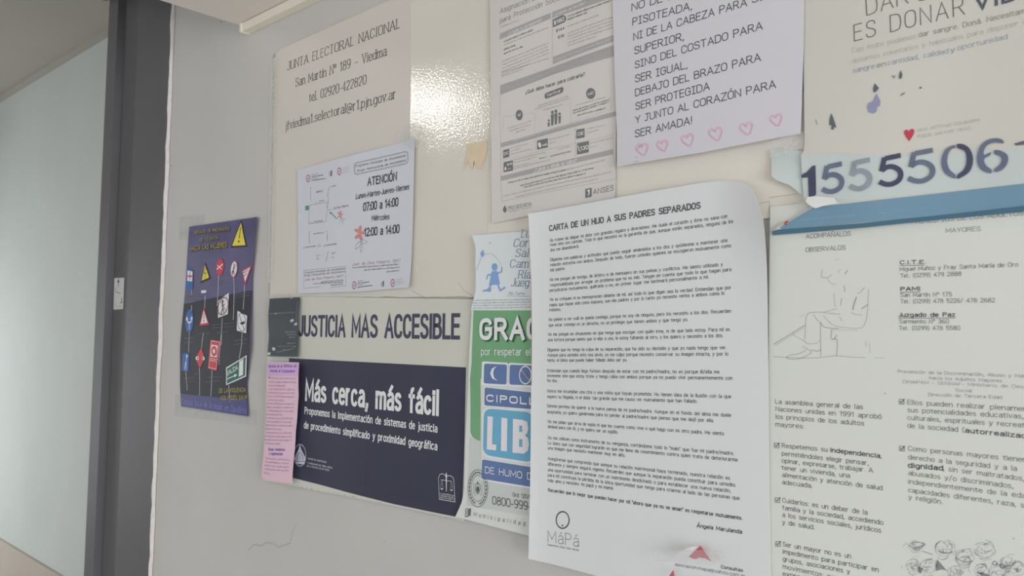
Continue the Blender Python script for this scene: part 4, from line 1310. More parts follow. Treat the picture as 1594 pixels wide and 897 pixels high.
k.text('DC', S2(212, 434), S2(245, 426), 4.6, wt=.17); k.text('web', S2(492, 370), S2(528, 362), 4.4, wt=.16); k.text('OE', S2(755, 290), S2(794, 282), 5.2, wt=.17); k.text('130', S2(776, 400), S2(830, 388), 6.6, wt=.17); k.text('SMS', S2(235, 512), S2(272, 503), 3.8, wt=.17)
k.ell(S2(474, 358), 2.3, 4.4, -.2); k.line([S2(757, 365), S2(762, 390), S2(772, 403)], 1.4, smooth=3); k.ell(S2(222, 532), 1.3, 3); k.greek(S2(238, 538), S2(272, 531), 2.2)
k.greek(S2(280, 332), S2(920, 152), 2.4, .2); k.text('¿Cuándo y dónde se cobra?', S2(434, 558), S2(745, 483), 5.6, wt=.14)
k.greek(S_(690, 535), S_(1215, 335), 2.6, .15); k.greek(S_(690, 556), S_(800, 515), 2.6, .15)
k.poly([S2(822, 690), S2(842, 684), S2(840, 718), S2(828, 735), S2(834, 708)])
k.build(-1)
nest([k_gb, k_ic], k_rt)
k = Ink(ans, 'bar_small_text', mat('ink_bar_grey', (168, 165, 165), rough=.6), 2)
k.greek(S_(300, 745), S_(1215, 415), 2.6, .14); k.greek(S_(240, 800), S_(1195, 455), 2.6, .14); k.build()

# old backing paper between the heart sheet and the letter
M_BACK = mat('old_cream_backing', (199, 194, 185), rough=.6, mottle=.03, mscale=14)
back = Sheet('old_backing_paper', 'old cream paper showing below the heart sheet, under its neighbours', 'paper',
             [[(762, 262), (1262, 140)], [(760, 350), (1258, 262)], [(757, 390), (1196, 340), (1258, 330)]], .0016, M_BACK, nx=16, ny=16)
g = crop(1170, 220, 4.98)
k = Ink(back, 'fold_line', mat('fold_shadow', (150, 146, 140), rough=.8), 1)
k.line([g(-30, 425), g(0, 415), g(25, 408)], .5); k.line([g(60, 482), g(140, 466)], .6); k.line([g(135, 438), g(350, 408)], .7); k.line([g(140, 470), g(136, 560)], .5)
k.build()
# heart sheet
H_ = crop(950, 0, 3.3226)
M_HEART = mat('lavender_white_paper', (187, 185, 190), rough=.55, mottle=.012, mscale=10)
heart = Sheet('heart_sheet', 'white sheet with hand-style capitals above a row of pink hearts', 'notice',
              [[(952, -64), (1253, -140)], [(956, 90), (1251, 55)], [(960.5, 259.4), (1090, 238), (1246, 208)]], .0056, M_HEART, nx=24, ny=24,
              h=lambda s, t: .003 * np.sin(3.1 * s) * t + .0015 * np.clip(t - .8, 0, 1) * 5)
k = Ink(heart, 'hand_lettering', mat('ink_soft_black', (74, 73, 80), rough=.6), 1)
for s_, p, q in (('NO DE LOS', (112, 58), (402, -28)), ('PISOTEADA,', (116, 134), (422, 50)), ('NI DE LA CABEZA PARA', (122, 210), (706, 32)), ('SER', (735, 17), (850, -18)), ('SUPERIOR,', (127, 283), (380, 208)),
                 ('SINO DEL COSTADO PARA', (130, 356), (787, 153)), ('SER IGUAL,', (131, 428), (398, 354)), ('DEBAJO DEL BRAZO PARA', (131, 500), (778, 316)), ('SER PROTEGIDA', (133, 571), (513, 466)), ('Y JUNTO AL CORAZÓN PARA', (132, 641), (856, 456)), ('SER AMADA!', (130, 713), (422, 643))):
    k.text(s_, H_(*p), H_(*q), 12.6, 'comic', .105, n=5)
k.build()
M_HPINK = mat('ink_pink', (212, 152, 176), rough=.7)
k = Ink(heart, 'pink_heart', M_HPINK, 1, 'row of pink outlined hearts')
for cx_, cy_, r in ((166, 775, 33), (271, 755, 31), (402, 726, 34), (547, 695, 37), (706, 667, 35), (860, 622, 33)):
    def hp_(x, y):
        a = -.28
        return H_(cx_ + r * (x * math.cos(a) - y * math.sin(a)), cy_ + r * (x * math.sin(a) + y * math.cos(a)))
    base = [(0, -.42), (.28, -.85), (.75, -.85), (1.0, -.4), (.75, .2), (0, .98), (-.75, .2), (-1.0, -.4), (-.75, -.85), (-.28, -.85)]
    k.line([hp_(*b) for b in base], 1.1, closed=True, smooth=4)
    k.line([hp_(b[0] * .8, b[1] * .78 + .02) for b in base], .8, closed=True, smooth=4)
k.build(-1e-4)
k = Ink(heart, 'pencil_speck', INKG, 2)
for x, y in ((128, 815), (140, 810), (126, 835), (138, 832), (150, 740), (155, 752), (148, 760), (160, 745), (142, 770)):
    k.line([H_(x, y), H_(x + random.uniform(-6, 6), y + random.uniform(3, 10))], .6)
k.build()

# leaflet about older adults (lower right)
T1 = crop(1180, 350, 3.587); T2 = crop(1180, 570, 3.85); T3 = crop(1180, 740, 3.85); D1 = crop(1190, 0, 3.946); D2 = crop(1190, 180, 3.946)
M_OLD = mat('soft_white_paper', (196, 197, 192), rough=.55, mottle=.015, mscale=8)
old = Sheet('elder_rights_sheet', 'large white two-column sheet about older adults with pencil drawings', 'notice',
            [[(1199, 322), (1760, 262)], [(1197, 480), (1760, 480)], [(1192, 1010), (1760, 1250)]], .0024, M_OLD, ts=[0, .23, 1], nx=24, ny=24)
k = Ink(old, 'printed_text', mat('ink_warm_grey', (104, 104, 103), rough=.7), 1)
def T(f, rows, h, wt=.115):
    for s_, x0, y0, x1, y1 in rows:
        k.text(s_, f(x0, y0), f(x1, y1), h, 'sans', wt)
k.text('ACOMPAÑALOS', D2(256, 757), D2(530, 739), 7.4, 'comic', .1); k.text('OBSERVALOS', T1(268, 153), T1(488, 140), 7.4, 'comic', .1)
T(T2, [('La asamblea general de las', 105, 226, 628, 260), ('Naciones unidas en 1991 aprobó', 107, 270, 740, 318), ('los principios de los adultos', 107, 316, 635, 358), ('mayores:', 107, 362, 275, 376),
       ('Respetemos su', 145, 490, 415, 515), ('permitiéndoles elegir pensar,', 145, 537, 662, 596), ('opinar, expresarse, trabajar. A', 145, 580, 688, 640), ('tener un vivienda, una', 145, 622, 550, 671), ('alimentación y atención de salud', 147, 665, 745, 745), ('adecuada.', 147, 709, 325, 732)], 7.6)
T(T3, [('Cuidarlos: es un deber de la', 148, 164, 655, 238), ('familia y la sociedad, accediendo', 148, 208, 750, 299), ('a los servicios sociales, jurídicos', 148, 250, 737, 346), ('y de salud.', 148, 295, 338, 326), ('Ser un mayor no es un', 150, 427, 557, 500), ('impedimento para participar en', 150, 470, 722, 582), ('grupos, asociaciones y', 150, 515, 550, 592), ('movimientos; como', 150, 560, 520, 640), ('expresión', 150, 603, 330, 640)], 7.8)
k.build()
k = Ink(old, 'bold_text', mat('ink_bold_grey', (88, 88, 88), rough=.7), 1)
k.text('independencia', T2(436, 517), T2(730, 553), 7.8, wt=.17); k.text(',', T2(735, 552), T2(742, 553), 7.6)
k.text('C.I.T.E.', T1(795, 222), T1(935, 219), 6.4, wt=.18); k.text('PAMI', T1(798, 371), T1(903, 369), 6.8, wt=.2); k.text('Juzgado de Paz', T1(787, 516), T1(1100, 515), 7.2, wt=.18)
for x0, y0, x1, y1 in ((793, 228, 930, 226), (797, 378, 905, 376), (785, 522, 1102, 521)):
    k.line([T1(x0, y0), T1(x1, y1)], .8)
k.text('autorrealización', T2(1243, 400), T2(1690, 443), 8.4, wt=.17); k.text('dignidad', T2(903, 610), T2(1108, 628), 8.4, wt=.18)
for f, x, y in ((T2, 98, 462), (T2, 103, 790), (T3, 106, 398), (T2, 847, 200), (T2, 849, 481)):
    k.line([f(x, y), f(x + 28, y + 2), f(x + 28, y + 29), f(x, y + 27)], .8, closed=True); k.line([f(x + 6, y + 12), f(x + 12, y + 21), f(x + 30, y - 2)], 1.1)
k.build()
k = Ink(old, 'grey_text', mat('ink_faded_grey', (128, 128, 127), rough=.7), 1)
T(T1, [('Miguel Muñoz y Fray Santa María de Oro', 793, 260, 1452, 234), ('Tel.: (0299) 479 2888', 796, 297, 1135, 286), ('San Martín Nº 175', 797, 405, 1082, 401), ('Tel.: (0299) 478 5226/ 478 2682', 797, 440, 1322, 434), ('Sarmiento Nº 360', 790, 552, 1065, 553), ('Tel.: (0299) 478 5580', 790, 589, 1128, 589)], 7.0, .12)
k.text('MAYORES.', D2(1116, 721), D2(1336, 709), 7.4, 'comic', .1); k.text('PRINCIPIOS DE LOS ADULTOS', D2(905, 668), D2(1590, 614), 7.6, 'comic', .1)
T(T2, [('Ellos pueden realizar plenamente', 897, 231, 1668, 276), ('sus potencialidades educativas,', 898, 277, 1590, 317), ('culturales, espirituales y recreativas', 898, 323, 1690, 376), ('de la sociedad (', 898, 371, 1236, 398), ('Como personas mayores tienen', 902, 508, 1608, 578), ('derecho a la seguridad y a la', 902, 560, 1550, 630), (', sin ser maltratados,', 1112, 628, 1594, 690), ('abusados y/o discriminados,', 903, 655, 1530, 735), ('independientemente de la edad,', 903, 706, 1650, 800), ('capacidades diferentes, raza, sexo', 903, 757, 1680, 862), ('y religión.', 905, 800, 1105, 829)], 8.2, .12)
k.build()
k = Ink(old, 'pale_text', mat('ink_very_pale', (162, 162, 162), rough=.7), 1)
T(T2, [('Prevención de la Discriminación, Abuso y Maltrato', 840, 42, 1690, 74), ('hacia los Adultos Mayores', 1028, 81, 1462, 99), ('DINAPAM - SENNAF- Ministerio de Desarrollo', 870, 104, 1720, 140), ('Social', 1186, 155, 1281, 159), ('Dirección de Tercera Edad', 1023, 181, 1463, 198)], 5.6, .14)
k.build()
k = Ink(old, 'seated_man_sketch', mat('pencil_grey', (138, 138, 138), rough=.8), 1, 'pencil sketch of a man seated on a block with a cane')
for pl, w in (([(88, 668), (262, 562)], .8), ([(95, 676), (262, 572)], .4), ([(85, 737), (180, 742), (260, 745), (350, 742), (430, 732), (530, 740), (600, 742)], .6), ([(650, 743), (705, 744)], .4),
              ([(250, 680), (297, 708), (275, 730), (215, 752), (160, 745), (180, 728), (225, 722), (270, 700)], .7), ([(262, 640), (266, 560), (270, 512), (290, 492), (345, 488), (410, 496), (460, 500)], .6),
              ([(348, 545), (350, 620), (352, 735)], .6), ([(300, 700), (330, 706), (352, 700)], .9), ([(365, 505), (395, 540), (430, 565), (500, 576), (575, 576), (600, 545), (612, 480), (618, 360)], .5),
              ([(412, 585), (410, 638), (442, 642), (440, 732)], .8), ([(412, 588), (560, 590)], .3), ([(425, 640), (440, 615)], .8), ([(350, 545), (368, 570), (410, 578), (450, 580)], .9), ([(360, 250), (355, 290), (390, 295), (412, 280)], .6),
              ([(385, 300), (415, 330), (440, 325)], .4), ([(425, 380), (430, 450), (440, 455)], .4), ([(468, 410), (460, 450)], .7), ([(480, 340), (486, 375)], .8), ([(550, 405), (535, 450), (530, 475)], 1.4), ([(555, 385), (575, 375), (595, 350)], .6),
              ([(485, 275), (500, 255)], 1.0), ([(455, 270), (450, 255), (465, 250)], .4), ([(430, 200), (455, 190)], .4), ([(580, 470), (615, 445)], .9), ([(520, 490), (545, 500), (580, 505)], .6), ([(230, 520), (262, 500)], .3), ([(190, 610), (240, 640), (262, 650)], .4),
              ([(600, 650), (605, 680)], .5), ([(622, 655), (625, 720)], .3), ([(255, 645), (280, 665), (330, 660), (350, 640)], .5), ([(440, 470), (400, 480), (370, 488)], .5), ([(310, 500), (330, 530), (345, 540)], .5), ([(455, 515), (470, 535)], .6)):
    k.line([T1(*p) for p in pl], w, smooth=3 if len(pl) > 2 else 0)
k.build()
k = Ink(old, 'crowd_sketch', mat('pencil_dark', (126, 127, 130), rough=.8), 1, 'pencil sketch of a crowd of older people')
def head(cx_, cy_, rx, ry, w=.32):
    k.ring(T3(cx_, cy_), rx / 3.85, ry / 3.85, w)
for cx_, cy_, rx, ry in ((1113, 440, 52, 45), (1240, 490, 55, 46), (1365, 452, 55, 40), (945, 425, 44, 26), (1490, 520, 40, 30), (930, 540, 42, 38), (1020, 545, 46, 42), (1440, 590, 55, 45), (1560, 560, 45, 40), (1340, 570, 42, 38), (1180, 580, 44, 34)):
    head(cx_, cy_, rx, ry)
    for j in range(20):
        a = random.uniform(0, 6.28); b = a + random.uniform(.5, 1.6); rr = random.uniform(.45, 1.35)
        ox, oy = random.gauss(0, rx * .35), random.gauss(0, ry * .35)
        k.line([T3(cx_ + ox + rx * rr * .8 * math.cos(t), cy_ + oy + ry * rr * .8 * math.sin(t)) for t in np.linspace(a, b, 5)], random.uniform(.2, .6), smooth=2)
    k.line([T3(cx_ - rx * .4, cy_ + 2), T3(cx_ - rx * .1, cy_ + 4)], .5); k.line([T3(cx_ + rx * .15, cy_ + 4), T3(cx_ + rx * .45, cy_ + 5)], .5)
    k.line([T3(cx_, cy_ + 6), T3(cx_ - 4, cy_ + ry * .45), T3(cx_ + 4, cy_ + ry * .5)], .5)
    k.line([T3(cx_ - rx * .7, cy_ + ry * 1.1), T3(cx_ - rx * .2, cy_ + ry * 1.5), T3(cx_ + rx * .6, cy_ + ry * 1.2)], .4, smooth=2)
k.poly([T3(1075, 505), T3(1105, 540), T3(1130, 570), T3(1098, 565), T3(1068, 575), T3(1065, 540)]); k.poly([T3(960, 545), T3(990, 560), T3(975, 590), T3(960, 580)]); k.poly([T3(1310, 580), T3(1350, 585), T3(1400, 604), T3(1340, 604)])
k.line([T3(905, 420), T3(940, 440), T3(1000, 418), T3(985, 405)], 1.3, smooth=3); k.line([T3(1085, 455), T3(1130, 468), T3(1165, 460)], 1.3, smooth=3); k.line([T3(1190, 500), T3(1240, 520), T3(1285, 515)], 1.2, smooth=3)
k.ring(T3(1420, 528), 3.4, 3.0, 1.3); k.ring(T3(1465, 545), 3.4, 3.0, 1.3); k.line([T3(1432, 532), T3(1452, 540)], 1.2); k.line([T3(1480, 548), T3(1525, 540)], 1.2)
k.line([T3(985, 455), T3(1045, 475)], 1.0); k.line([T3(1480, 578), T3(1510, 578)], .8)
k.ell(T3(1533, 380), 1.4, .8)
k.build()
k = Ink(old, 'sheet_edge_line', mat('edge_grey', (146, 145, 143), rough=.8), 1)
k.line([(1198.3, 330), (1196.6, 440), (1195.2, 575)], .9)
k.build()
M_PASTE = mat('pasted_patch', (186, 188, 187), rough=.6)
k = Ink(old, 'speck', INKS, 2)
k.ell(T2(762, 165), 1.0, .9); k.ell((1186, 683), .8, .8); k.build(0)

# torn blood donor poster with the painted number
M_DON = mat('cream_donor_poster', (188, 185, 177), rough=.55, mottle=.03, mscale=7)
don = Sheet('blood_donor_poster', 'big torn cream poster on giving blood with a blue lower stripe, top right', 'poster',
            [[(1249, -130), (1760, -330)], [(1251, 120), (1760, 70)], [(1252.5, 233), (1760, 190)], [(1246.3, 240), (1760, 200)], [D2(245, 535), (1760, 250)], [D2(290, 560), (1760, 262)], [D2(150, 650), (1760, 285)], [D2(60, 692), (1760, 300)], [D2(50, 735), (1760, 312)]],
            .0044, M_DON, ts=[0, .5, .73, .745, .885, .9, .945, .975, 1], nx=26, ny=60, h=lambda s, t: .0012 * np.exp(-s * 14) * np.clip(t - .6, 0, 1) + .001 * np.sin(5 * s) ** 2)
k = Ink(don, 'torn_band', mat('pale_band', (181, 188, 187), rough=.55, mottle=.03, mscale=20), 1, 'pale blue-grey torn band')
k.poly([(1246.8, 241), (1300, 238), (1400, 245), (1500, 236), (1750, 222), (1750, 265), D2(1594, 418), D2(1000, 480), D2(600, 520), D2(320, 550), D2(262, 530), (1251.5, 313)])
k.build()
k = Ink(don, 'blue_stripe', mat('stripe_blue', (108, 138, 158), rough=.5, mottle=.04, mscale=20), 2, 'light blue stripe')
k.patch(D2(300, 565), D2(2200, 350), D2(2200, 510), D2(150, 655), 14); k.poly([D2(300, 565), D2(150, 655), D2(95, 690), D2(160, 695)])
k.poly([D2(150, 654), D2(2000, 510), D2(2000, 540), D2(100, 700)])
k.build()
k = Ink(don, 'teal_stripe', mat('stripe_teal', (72, 102, 120), rough=.5), 3, 'dark teal lower stripe')
k.poly([D2(80, 702), D2(600, 662), D2(1100, 610), D2(1594, 555), D2(2100, 500), D2(2100, 545), D2(1594, 592), D2(1100, 638), D2(600, 690), D2(52, 736), D2(46, 712)])
k.build()
k = Ink(don, 'stripe_text', mat('stripe_pale', (150, 176, 200), rough=.6), 4)
k.greek(D2(225, 645), D2(560, 618), 3.4, .14); k.greek(D2(580, 616), D2(1020, 575), 2.8, .12); k.build()
k = Ink(don, 'red_mark', M_RED, 4)
k.poly([D2(122, 668), D2(128, 652), D2(145, 646), D2(148, 654), D2(134, 664), D2(146, 676)]); k.build()
k = Ink(don, 'heading_text', mat('ink_thin_grey', (100, 99, 100), rough=.6), 1)
k.text('DAR', D1(630, 97), D1(884, 22), 27, 'thin', .055, n=6); k.text('SANGRE', D1(945, 12), D1(1480, -130), 27, 'thin', .055, n=6)
k.text('ES DONAR', D1(553, 255), D1(1229, 90), 27.5, 'thin', .055, n=6, gap=.26)
k.build()
k = Ink(don, 'heading_bold', mat('ink_slate_grey', (84, 88, 96), rough=.6), 1)
k.text('VIDA', D1(1298, 68), D1(1690, -32), 27.5, 'din', .17, n=6); k.build()
k = Ink(don, 'body_text_dark', mat('ink_body_grey', (140, 139, 137), rough=.7), 1)
k.text('dar sangre. Doná. Necesitamos', D1(948, 230), D1(1660, 68), 8.6, 'sans', .12); k.text('en', D1(692, 418), D1(744, 406), 8.2, 'sans', .13); k.text('y', D1(1146, 325), D1(1170, 318), 8.4, 'sans', .13)
k.build()
k = Ink(don, 'body_text_pale', mat('ink_body_pale', (172, 170, 165), rough=.7), 1)
k.text('Casi todos podemos', D1(540, 326), D1(930, 238), 8.4, 'sans', .09); k.text('donantes voluntarios y habituales para disponer de', D1(542, 390), D1(1640, 140), 8.4, 'sans', .09)
k.text('UNA ACTITUD SOLIDARIA', D2(945, 100), D2(1325, 36), 5.2, 'sans', .12); k.text('PUEDE SALVAR VIDAS', D2(943, 140), D2(1268, 86), 5.2, 'sans', .12)
k.build()
k = Ink(don, 'body_text_blue', mat('ink_body_blue', (148, 158, 170), rough=.7), 1)
k.text('sangre', D1(545, 450), D1(676, 421), 8.2, 'sans', .12); k.text('cantidad, calidad', D1(760, 402), D1(1128, 328), 8.4, 'sans', .11); k.text('oportunidad', D1(1188, 310), D1(1492, 240), 8.6, 'sans', .12)
k.build()
k = Ink(don, 'red_heart', mat('heart_red', (178, 66, 84), rough=.6), 2, 'small red heart')
k.poly([D2(*p) for p in ((890, 158), (868, 128), (858, 105), (863, 90), (876, 86), (888, 97), (902, 82), (918, 84), (922, 100), (912, 125))]); k.build()
M_NUM = [mat('stencil_dark', (72, 75, 94), rough=.6, mottle=.1, mscale=90), mat('stencil_mid', (98, 106, 124), rough=.6, mottle=.1, mscale=90), mat('stencil_faint', (134, 142, 150), rough=.6, mottle=.1, mscale=90)]
k = Ink(don, 'paint_blot', mat('paint_blot', (92, 96, 106), rough=.6), 2, 'dark paint blots')
k.poly([D1(838, 432), D1(848, 458), D1(844, 482), D1(828, 486), D1(828, 460)]); k.poly([D1(678, 512), D1(704, 540), D1(690, 562), D1(672, 570), D1(668, 545)])
k.poly([D1(411, 695), D1(425, 730), D1(443, 785), D1(430, 782), D1(424, 798), D1(410, 795), D1(414, 772), D1(399, 768), D1(400, 735)])
k.line([D1(785, 465), D1(798, 480), D1(804, 462)], .9); k.line([D1(840, 585), D1(860, 572)], 1.6); k.ell(D1(960, 540), 1.6, 1.6); k.line([D1(315, 735), D1(325, 765)], .8)
k.poly([D2(1535, 172), D2(1620, 148), D2(1625, 178), D2(1545, 184)])
k.build(0)
k = Ink(don, 'violet_blot', mat('paint_violet', (134, 136, 162), rough=.6), 2, 'violet paint blot')
k.poly([D1(690, 575), D1(700, 595), D1(712, 622), D1(710, 648), D1(692, 660), D1(690, 685), D1(672, 698), D1(640, 690), D1(632, 655), D1(642, 632), D1(666, 625), D1(678, 598)]); k.build()
nums = [Ink(don, nm, m_, 4) for nm, m_ in zip(('painted_digit', 'painted_digit', 'painted_digit'), M_NUM)]
five = 'k 1,.97 .28,.93;a .26,.97 .12,.5;s .12,.52 .38,.62 .66,.6 .92,.46 1,.28 .9,.1 .62,0 .32,.02 .02,.14'
def five_(kk, x0, y0, x1, y1):
    # x0,y0 .. x1,y1: left/bottom and right/top of the digit in the enlarged detail
    w, h_ = x1 - x0, y0 - y1
    for part in five.split(';'):
        t, *pp = part.split(); pts = [tuple(map(float, q.split(','))) for q in pp]
        kk.line([D2(x0 + 13 + (w - 26) * a, y0 - 13 - (h_ - 26) * b - (a - .5) * 18) for a, b in pts], 7.6, smooth=5 if t == 's' else 0, rnd=False)
nums[0].poly([D2(228, 366), D2(262, 348), D2(296, 310), D2(315, 307), D2(319, 480), D2(312, 494), D2(274, 502), D2(270, 380), D2(232, 384)])
five_(nums[1], 342, 480, 490, 288); five_(nums[2], 512, 462, 662, 262); five_(nums[0], 692, 436, 852, 236); five_(nums[1], 870, 416, 1048, 204)
for kk, pl in ((nums[1], [(1168, 182), (1118, 205), (1092, 255), (1090, 310), (1115, 360), (1172, 388), (1172, 362), (1140, 335), (1124, 290), (1128, 245), (1146, 210), (1170, 200)]),
               (nums[0], [(1186, 176), (1225, 178), (1262, 205), (1282, 255), (1276, 315), (1248, 358), (1188, 390), (1188, 364), (1220, 340), (1240, 300), (1242, 250), (1228, 215), (1188, 200)]),
               (nums[1], [(1470, 172), (1462, 150), (1425, 140), (1375, 150), (1330, 185), (1308, 245), (1312, 300), (1340, 338), (1392, 356), (1394, 332), (1362, 308), (1350, 268), (1385, 246), (1390, 226), (1352, 244), (1350, 212), (1375, 180), (1420, 166)]),
               (nums[1], [(1414, 214), (1450, 216), (1488, 238), (1498, 268), (1486, 308), (1455, 338), (1418, 348), (1414, 330), (1444, 306), (1458, 274), (1448, 250), (1416, 236)])):
    kk.blob([D2(*p) for p in pl])
for kk in nums:
    kk.build(-1e-4)
# the torn-loose tongue of the band at its left end
tongue = Sheet('torn_paper_tongue', 'torn pale blue-grey paper flap left of the painted number', 'paper',
               [[D2(35, 216), D2(120, 200), D2(250, 222)], [D2(44, 300), D2(262, 300)], [D2(44, 372), D2(70, 395), D2(112, 412), D2(150, 425), D2(190, 455), D2(250, 510), D2(268, 500)]], .0034, mat('pale_band_2', (178, 186, 185), rough=.55, mottle=.03, mscale=20), nx=24, ny=14,
               h=lambda s, t: .0035 * np.clip(t - .3, 0, 1) * (1 - s))
g = crop(1170, 220, 4.98)
k = Ink(tongue, 'scratch', INKW, 1); k.line([g(248, 30), g(262, 75), g(272, 110)], 1.1, smooth=3); k.build()
shred = Sheet('torn_white_shred', 'torn white paper shred under the digit one', 'paper',
              [[g(430, 432), g(495, 425), g(640, 440)], [g(420, 470), g(660, 470)], [g(440, 490), g(492, 520), g(560, 500), g(690, 478)]], .0084, mat('shred_white', (198, 199, 196), rough=.7, mottle=.03, mscale=60), nx=16, ny=6, thick=.0003, h=lambda s, t: .002 * (1 - s))

# the long letter
C1 = crop(810, 280, 3.985); C2 = crop(810, 460, 3.985); C3 = crop(810, 640, 3.985); C4 = crop(810, 740, 3.985); C5 = crop(1000, 840, 7.59)
M_LET = mat('letter_paper', (194, 195, 196), rough=.55, mottle=.012, mscale=8)
let = Sheet('letter_sheet', 'large white letter of many short paragraphs from a child, hung in the centre', 'letter',
            [[(821.5, 332.7), C1(560, 118), C1(1110, 20), C1(1250, 5), C1(1370, 4), C1(1440, 60), C1(1505, 245)], [(826.5, 440), (1193.5, 420)], [(827.5, 520), (1195, 520)], [(826, 700), (1197, 715)], [(822.5, 870.5), C4(480, 626), (1200, 964)]],
            .0086, M_LET, ts=[0, .2, .34, .66, 1], nx=44, ny=44, h=lambda s, t: .0045 * np.exp(-np.maximum(s, 0) * 14) + .009 * np.clip(s - .8, 0, 1) ** 2 / .04 * np.exp(-np.maximum(t, 0) * 9) + .004 * np.clip(t - .75, 0, 1) - .0048 * np.clip((s - .45) / .55, 0, 1) ** 1.2 + .0012 * np.sin(5 * t) * np.sin(3 * s))
k = Ink(let, 'heading_text', mat('ink_heading', (88, 88, 93), rough=.65), 1)
k.text('CARTA DE UN HIJO A SUS PADRES SEPARADOS', C1(182, 320), C1(1116, 180), 10.4, 'sans', .2, n=4)
k.build()
lines = [
    ('No traten de disipar mi dolor con grandes regalos y diversiones. Me duele el corazón y éste no sana con', C1, 185, 386, 1283, 236),
    ('risas sino con caricias. Todo lo que necesito es la garantía de que, aunque estén separados, ninguno de los', C1, 186, 413, 1320, 268),
    ('dos me abandonará.', C1, 188, 446, 362, 421),
    ('Díganme con palabras y actitudes que puedo seguir amándolos a los dos y ayúdenme a mantener una', C1, 187, 506, 1283, 386),
    ('relación estrecha con ambos. Después de todo, fueron ustedes quienes se escogieron mutuamente como', C1, 187, 538, 1308, 419),
    ('mis padres.', C1, 187, 570, 278, 559),
    ('No me pongan de testigo, de árbitro ni de mensajero en sus peleas y conflictos. Me siento utilizado y', C1, 185, 630, 1255, 536),
    ('responsabilizado por arreglar un problema que no es mío. Tengan en cuenta que todo lo que hagan para', C1, 187, 663, 1308, 567),
    ('perjudicarse mutuamente, quiéranlo o no, en primer lugar me lastimará personalmente a mí.', C1, 182, 696, 1168, 613),
    ('No se critiquen ni se menosprecien delante de mí, así todo lo que digan sea la verdad. Entiendan que por', C1, 185, 753, 1308, 679),
    ('malos que hayan sido como esposos, son mis padres y por lo tanto yo necesito verlos a ambos como lo', C1, 183, 787, 1266, 714),
    ('máximo.', C2, 182, 100, 253, 97),
    ('No peleen a ver cuál se queda conmigo, porque no soy de ninguno, pero los necesito a los dos. Recuerden', C2, 178, 160, 1308, 108),
    ('que estar conmigo es un derecho, no un privilegio que tienen ambos y que tengo yo.', C2, 177, 195, 1040, 160),
    ('No me pongan en situaciones en que tenga que escoger con quién irme, ni de que lado estoy. Para mí es', C2, 174, 252, 1300, 222),
    ('una tortura porque siento que si elijo a uno, le estoy faltando al otro, y los quiero y necesito a los dos.', C2, 172, 286, 1258, 260),
    ('Díganme que no tengo la culpa de su separación, que ha sido su decisión y que yo nada tengo que ver.', C2, 170, 348, 1280, 335),
    ('Aunque para ustedes esto sea obvio, yo me culpo porque necesito conservar su imagen intacta, y por lo', C2, 170, 380, 1290, 374),
    ('tanto, el único que puede haber fallado debo ser yo.', C2, 168, 412, 662, 411),
    ('Entiendan que cuando llego furioso después de estar con mi padre/madre, no es porque él/ella me', C2, 168, 477, 1235, 486),
    ('envenene sino que estoy triste y tengo rabia con ambos porque ya no puedo vivir permanentemente con', C2, 168, 508, 1315, 525),
    ('los dos.', C2, 168, 537, 230, 540),
    ('Nunca me incumplan una cita o una visita que hayan prometido. No tienen idea de la ilusión con la que', C2, 168, 602, 1308, 639),
    ('espero su llegada, ni el dolor tan grande que me causa ver nuevamente que han fallado.', C2, 168, 637, 1098, 668),
    ('Denme permiso de querer a la nueva pareja de mi padre/madre. Aunque en el fondo del alma me duele', C2, 168, 695, 1307, 755),
    ('aceptarla, yo quiero ganármela para no perder al padre/madre que pienso que me dejó por ella.', C2, 168, 732, 1200, 788),
    ('No me pidan que sirva de espía ni que les cuente como vive o qué hago con mi otro padre. Me siento', C3, 172, 75, 1263, 152),
    ('desleal para con él, y no quiero ser un soplón.', C3, 172, 106, 606, 142),
    ('No me utilicen como instrumento de su venganza, contándome todo lo "malo" que fue mi padre/madre.', C3, 172, 175, 1325, 275),
    ('Lo único que con seguridad lograrán es que me llene de resentimiento contra quien trata de deteriorarme', C3, 172, 208, 1348, 315),
    ('una imagen que necesito mantener muy en alto.', C3, 172, 239, 650, 286),
    ('Asegúrense que comprendo que aunque su relación matrimonial haya terminado, nuestra relación es', C3, 172, 305, 1300, 428),
    ('diferente y siempre seguirá vigente. Recuerden que aunque la separación pueda constituir para ustedes', C3, 172, 338, 1333, 471),
    ('una oportunidad para terminar con un matrimonio desdichado o para establecer una nueva relación,', C3, 172, 374, 1305, 507),
    ('para mí constituye la pérdida de la única oportunidad que tengo para criarme al lado de las personas que', C3, 172, 407, 1360, 553),
    ('más amo y necesito: mi papá y mi mamá.', C3, 172, 440, 578, 490),
]
k = Ink(let, 'printed_text', mat('ink_letter', (92, 92, 94), rough=.7), 1)
for s_, f, x0, y0, x1, y1 in lines:
    k.text(s_, f(x0, y0), f(x1, y1), 5.6, 'sans', .13, mm=.00285, n=2)
k.text('MáPá', C4(172, 414), C4(362, 446), 18.5, 'thin', .045, n=5)
k.text('Nuestros hijos nos miran', C4(170, 437), C4(362, 472), 3.6, 'sans', .12, n=2)
k.text('asociacion.mapa@yahoo.com.ar', C5(388, 312), C5(1215, 452), 5.4, 'sans', .1)
k.build()
k = Ink(let, 'bold_text', mat('ink_letter_bold', (76, 76, 79), rough=.7), 1)
k.text('Recuerden que lo mejor que pueden hacer por mí "ahora que ya no se aman" es respetarse mutuamente.', C4(174, 102), C4(1376, 279), 5.8, 'sans', .16, mm=.003, n=2)
k.text('Ángela Marulanda', C4(1096, 324), C4(1373, 364), 6.6, 'sans', .17, slant=.15)
k.text('Consultas', C5(932, 344), C5(1186, 386), 5.6, 'sans', .17)
k.ring(C4(263, 278), 10.0, 13.0, 2.1); k.ell(C4(262, 312), 1.3, 1.4)
k.build()
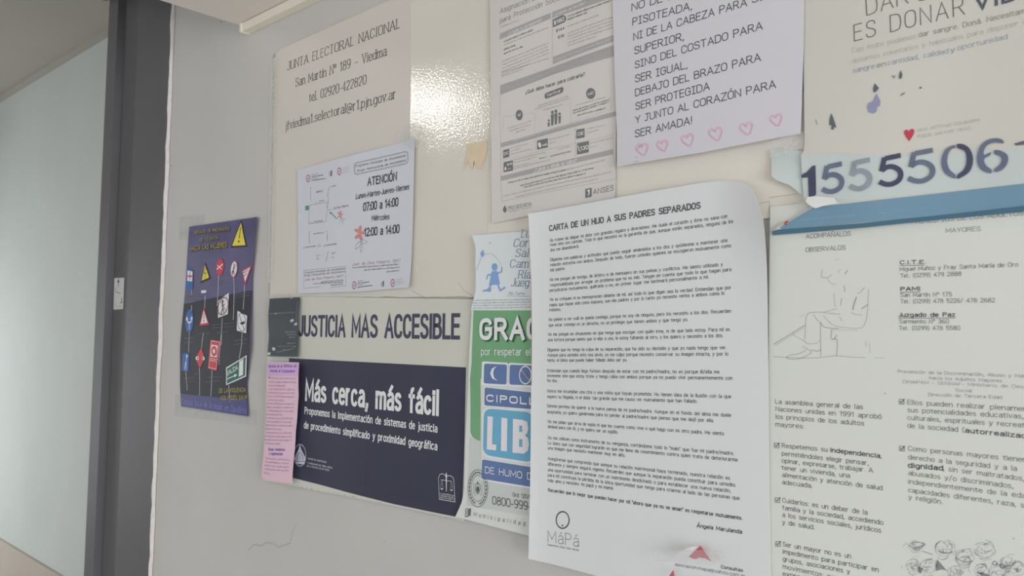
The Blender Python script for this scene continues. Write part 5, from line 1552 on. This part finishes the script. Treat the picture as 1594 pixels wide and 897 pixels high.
k = Ink(let, 'edge_shade', mat('edge_shade', (170, 142, 132), rough=.8), 1, 'reddish painted shade along the curled side edge')
k.line([(822.2, 336), (824.6, 390), (827, 440), (828, 520), (827.6, 600)], 1.0)  # shadow of the curled paper edge painted as a reddish line
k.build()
# torn red stickers at the foot of the letter
flap = Sheet('torn_sticker', 'white torn paper flap beside the red triangle at the foot of the letter', 'sticker',
             [[C5(378, 190), C5(450, 150), C5(535, 95), C5(655, 78)], [C5(385, 200), C5(590, 150)], [C5(380, 196), C5(440, 214), C5(505, 224), C5(545, 206)]], .0125, mat('flap_white', (206, 209, 207), rough=.6), nx=14, ny=6, h=lambda s, t: .002 * s * (1 - t))
redt = Sheet('red_sticker', 'larger torn red triangle near the foot of the letter', 'sticker',
             [[C5(672, 84), C5(682, 72), C5(692, 84)], [C5(545, 206), C5(565, 214), C5(622, 236), C5(660, 222), C5(675, 209), C5(690, 220), C5(730, 220), C5(760, 236), C5(812, 258)]], .0118, mat('sticker_red', (172, 92, 102), rough=.55, mottle=.06, mscale=150), nx=20, ny=8)
redb = Sheet('red_sticker', 'smaller red triangle cut off at the bottom edge below the letter text', 'sticker',
             [[C5(358, 368), C5(362, 364), C5(366, 370)], [C5(300, 455), C5(340, 458), C5(384, 460)]], .0118, MATS['sticker_red'], nx=6, ny=8)

# strips of clear tape
def tape(name, label, rows, off, **kw):
    return Sheet(name, label, 'tape', rows, off, FILM, nx=12, ny=12, thick=.00012, h=lambda s, t: .0006 * np.sin(9 * s + 7 * t) ** 2, **kw)
g = crop(610, 100, 4.98)
tape('clear_tape', 'crinkled clear tape lump above the opening hours notice', [[g(70, 500), g(120, 465), g(180, 450), g(235, 480)], [g(45, 565), g(265, 560)], [g(90, 620), g(150, 650), g(215, 648)]], .0058)
tape('clear_tape', 'long clear tape strip down the left edge of the cream board', [[(421, 96), (430, 90)], [(419, 260), (428, 256)], [(416, 440), (424, 440)]], .0042)
tape('clear_tape', 'clear tape piece at the lower right corner of the heart sheet', [[(1196, 222), (1249, 205)], [(1198, 246), (1251, 230)]], .0105)
tape('clear_tape', 'clear tape over the red triangle at the foot of the letter', [[C5(150, 120), C5(960, 130)], [C5(120, 260), C5(1000, 290)]], .0155)
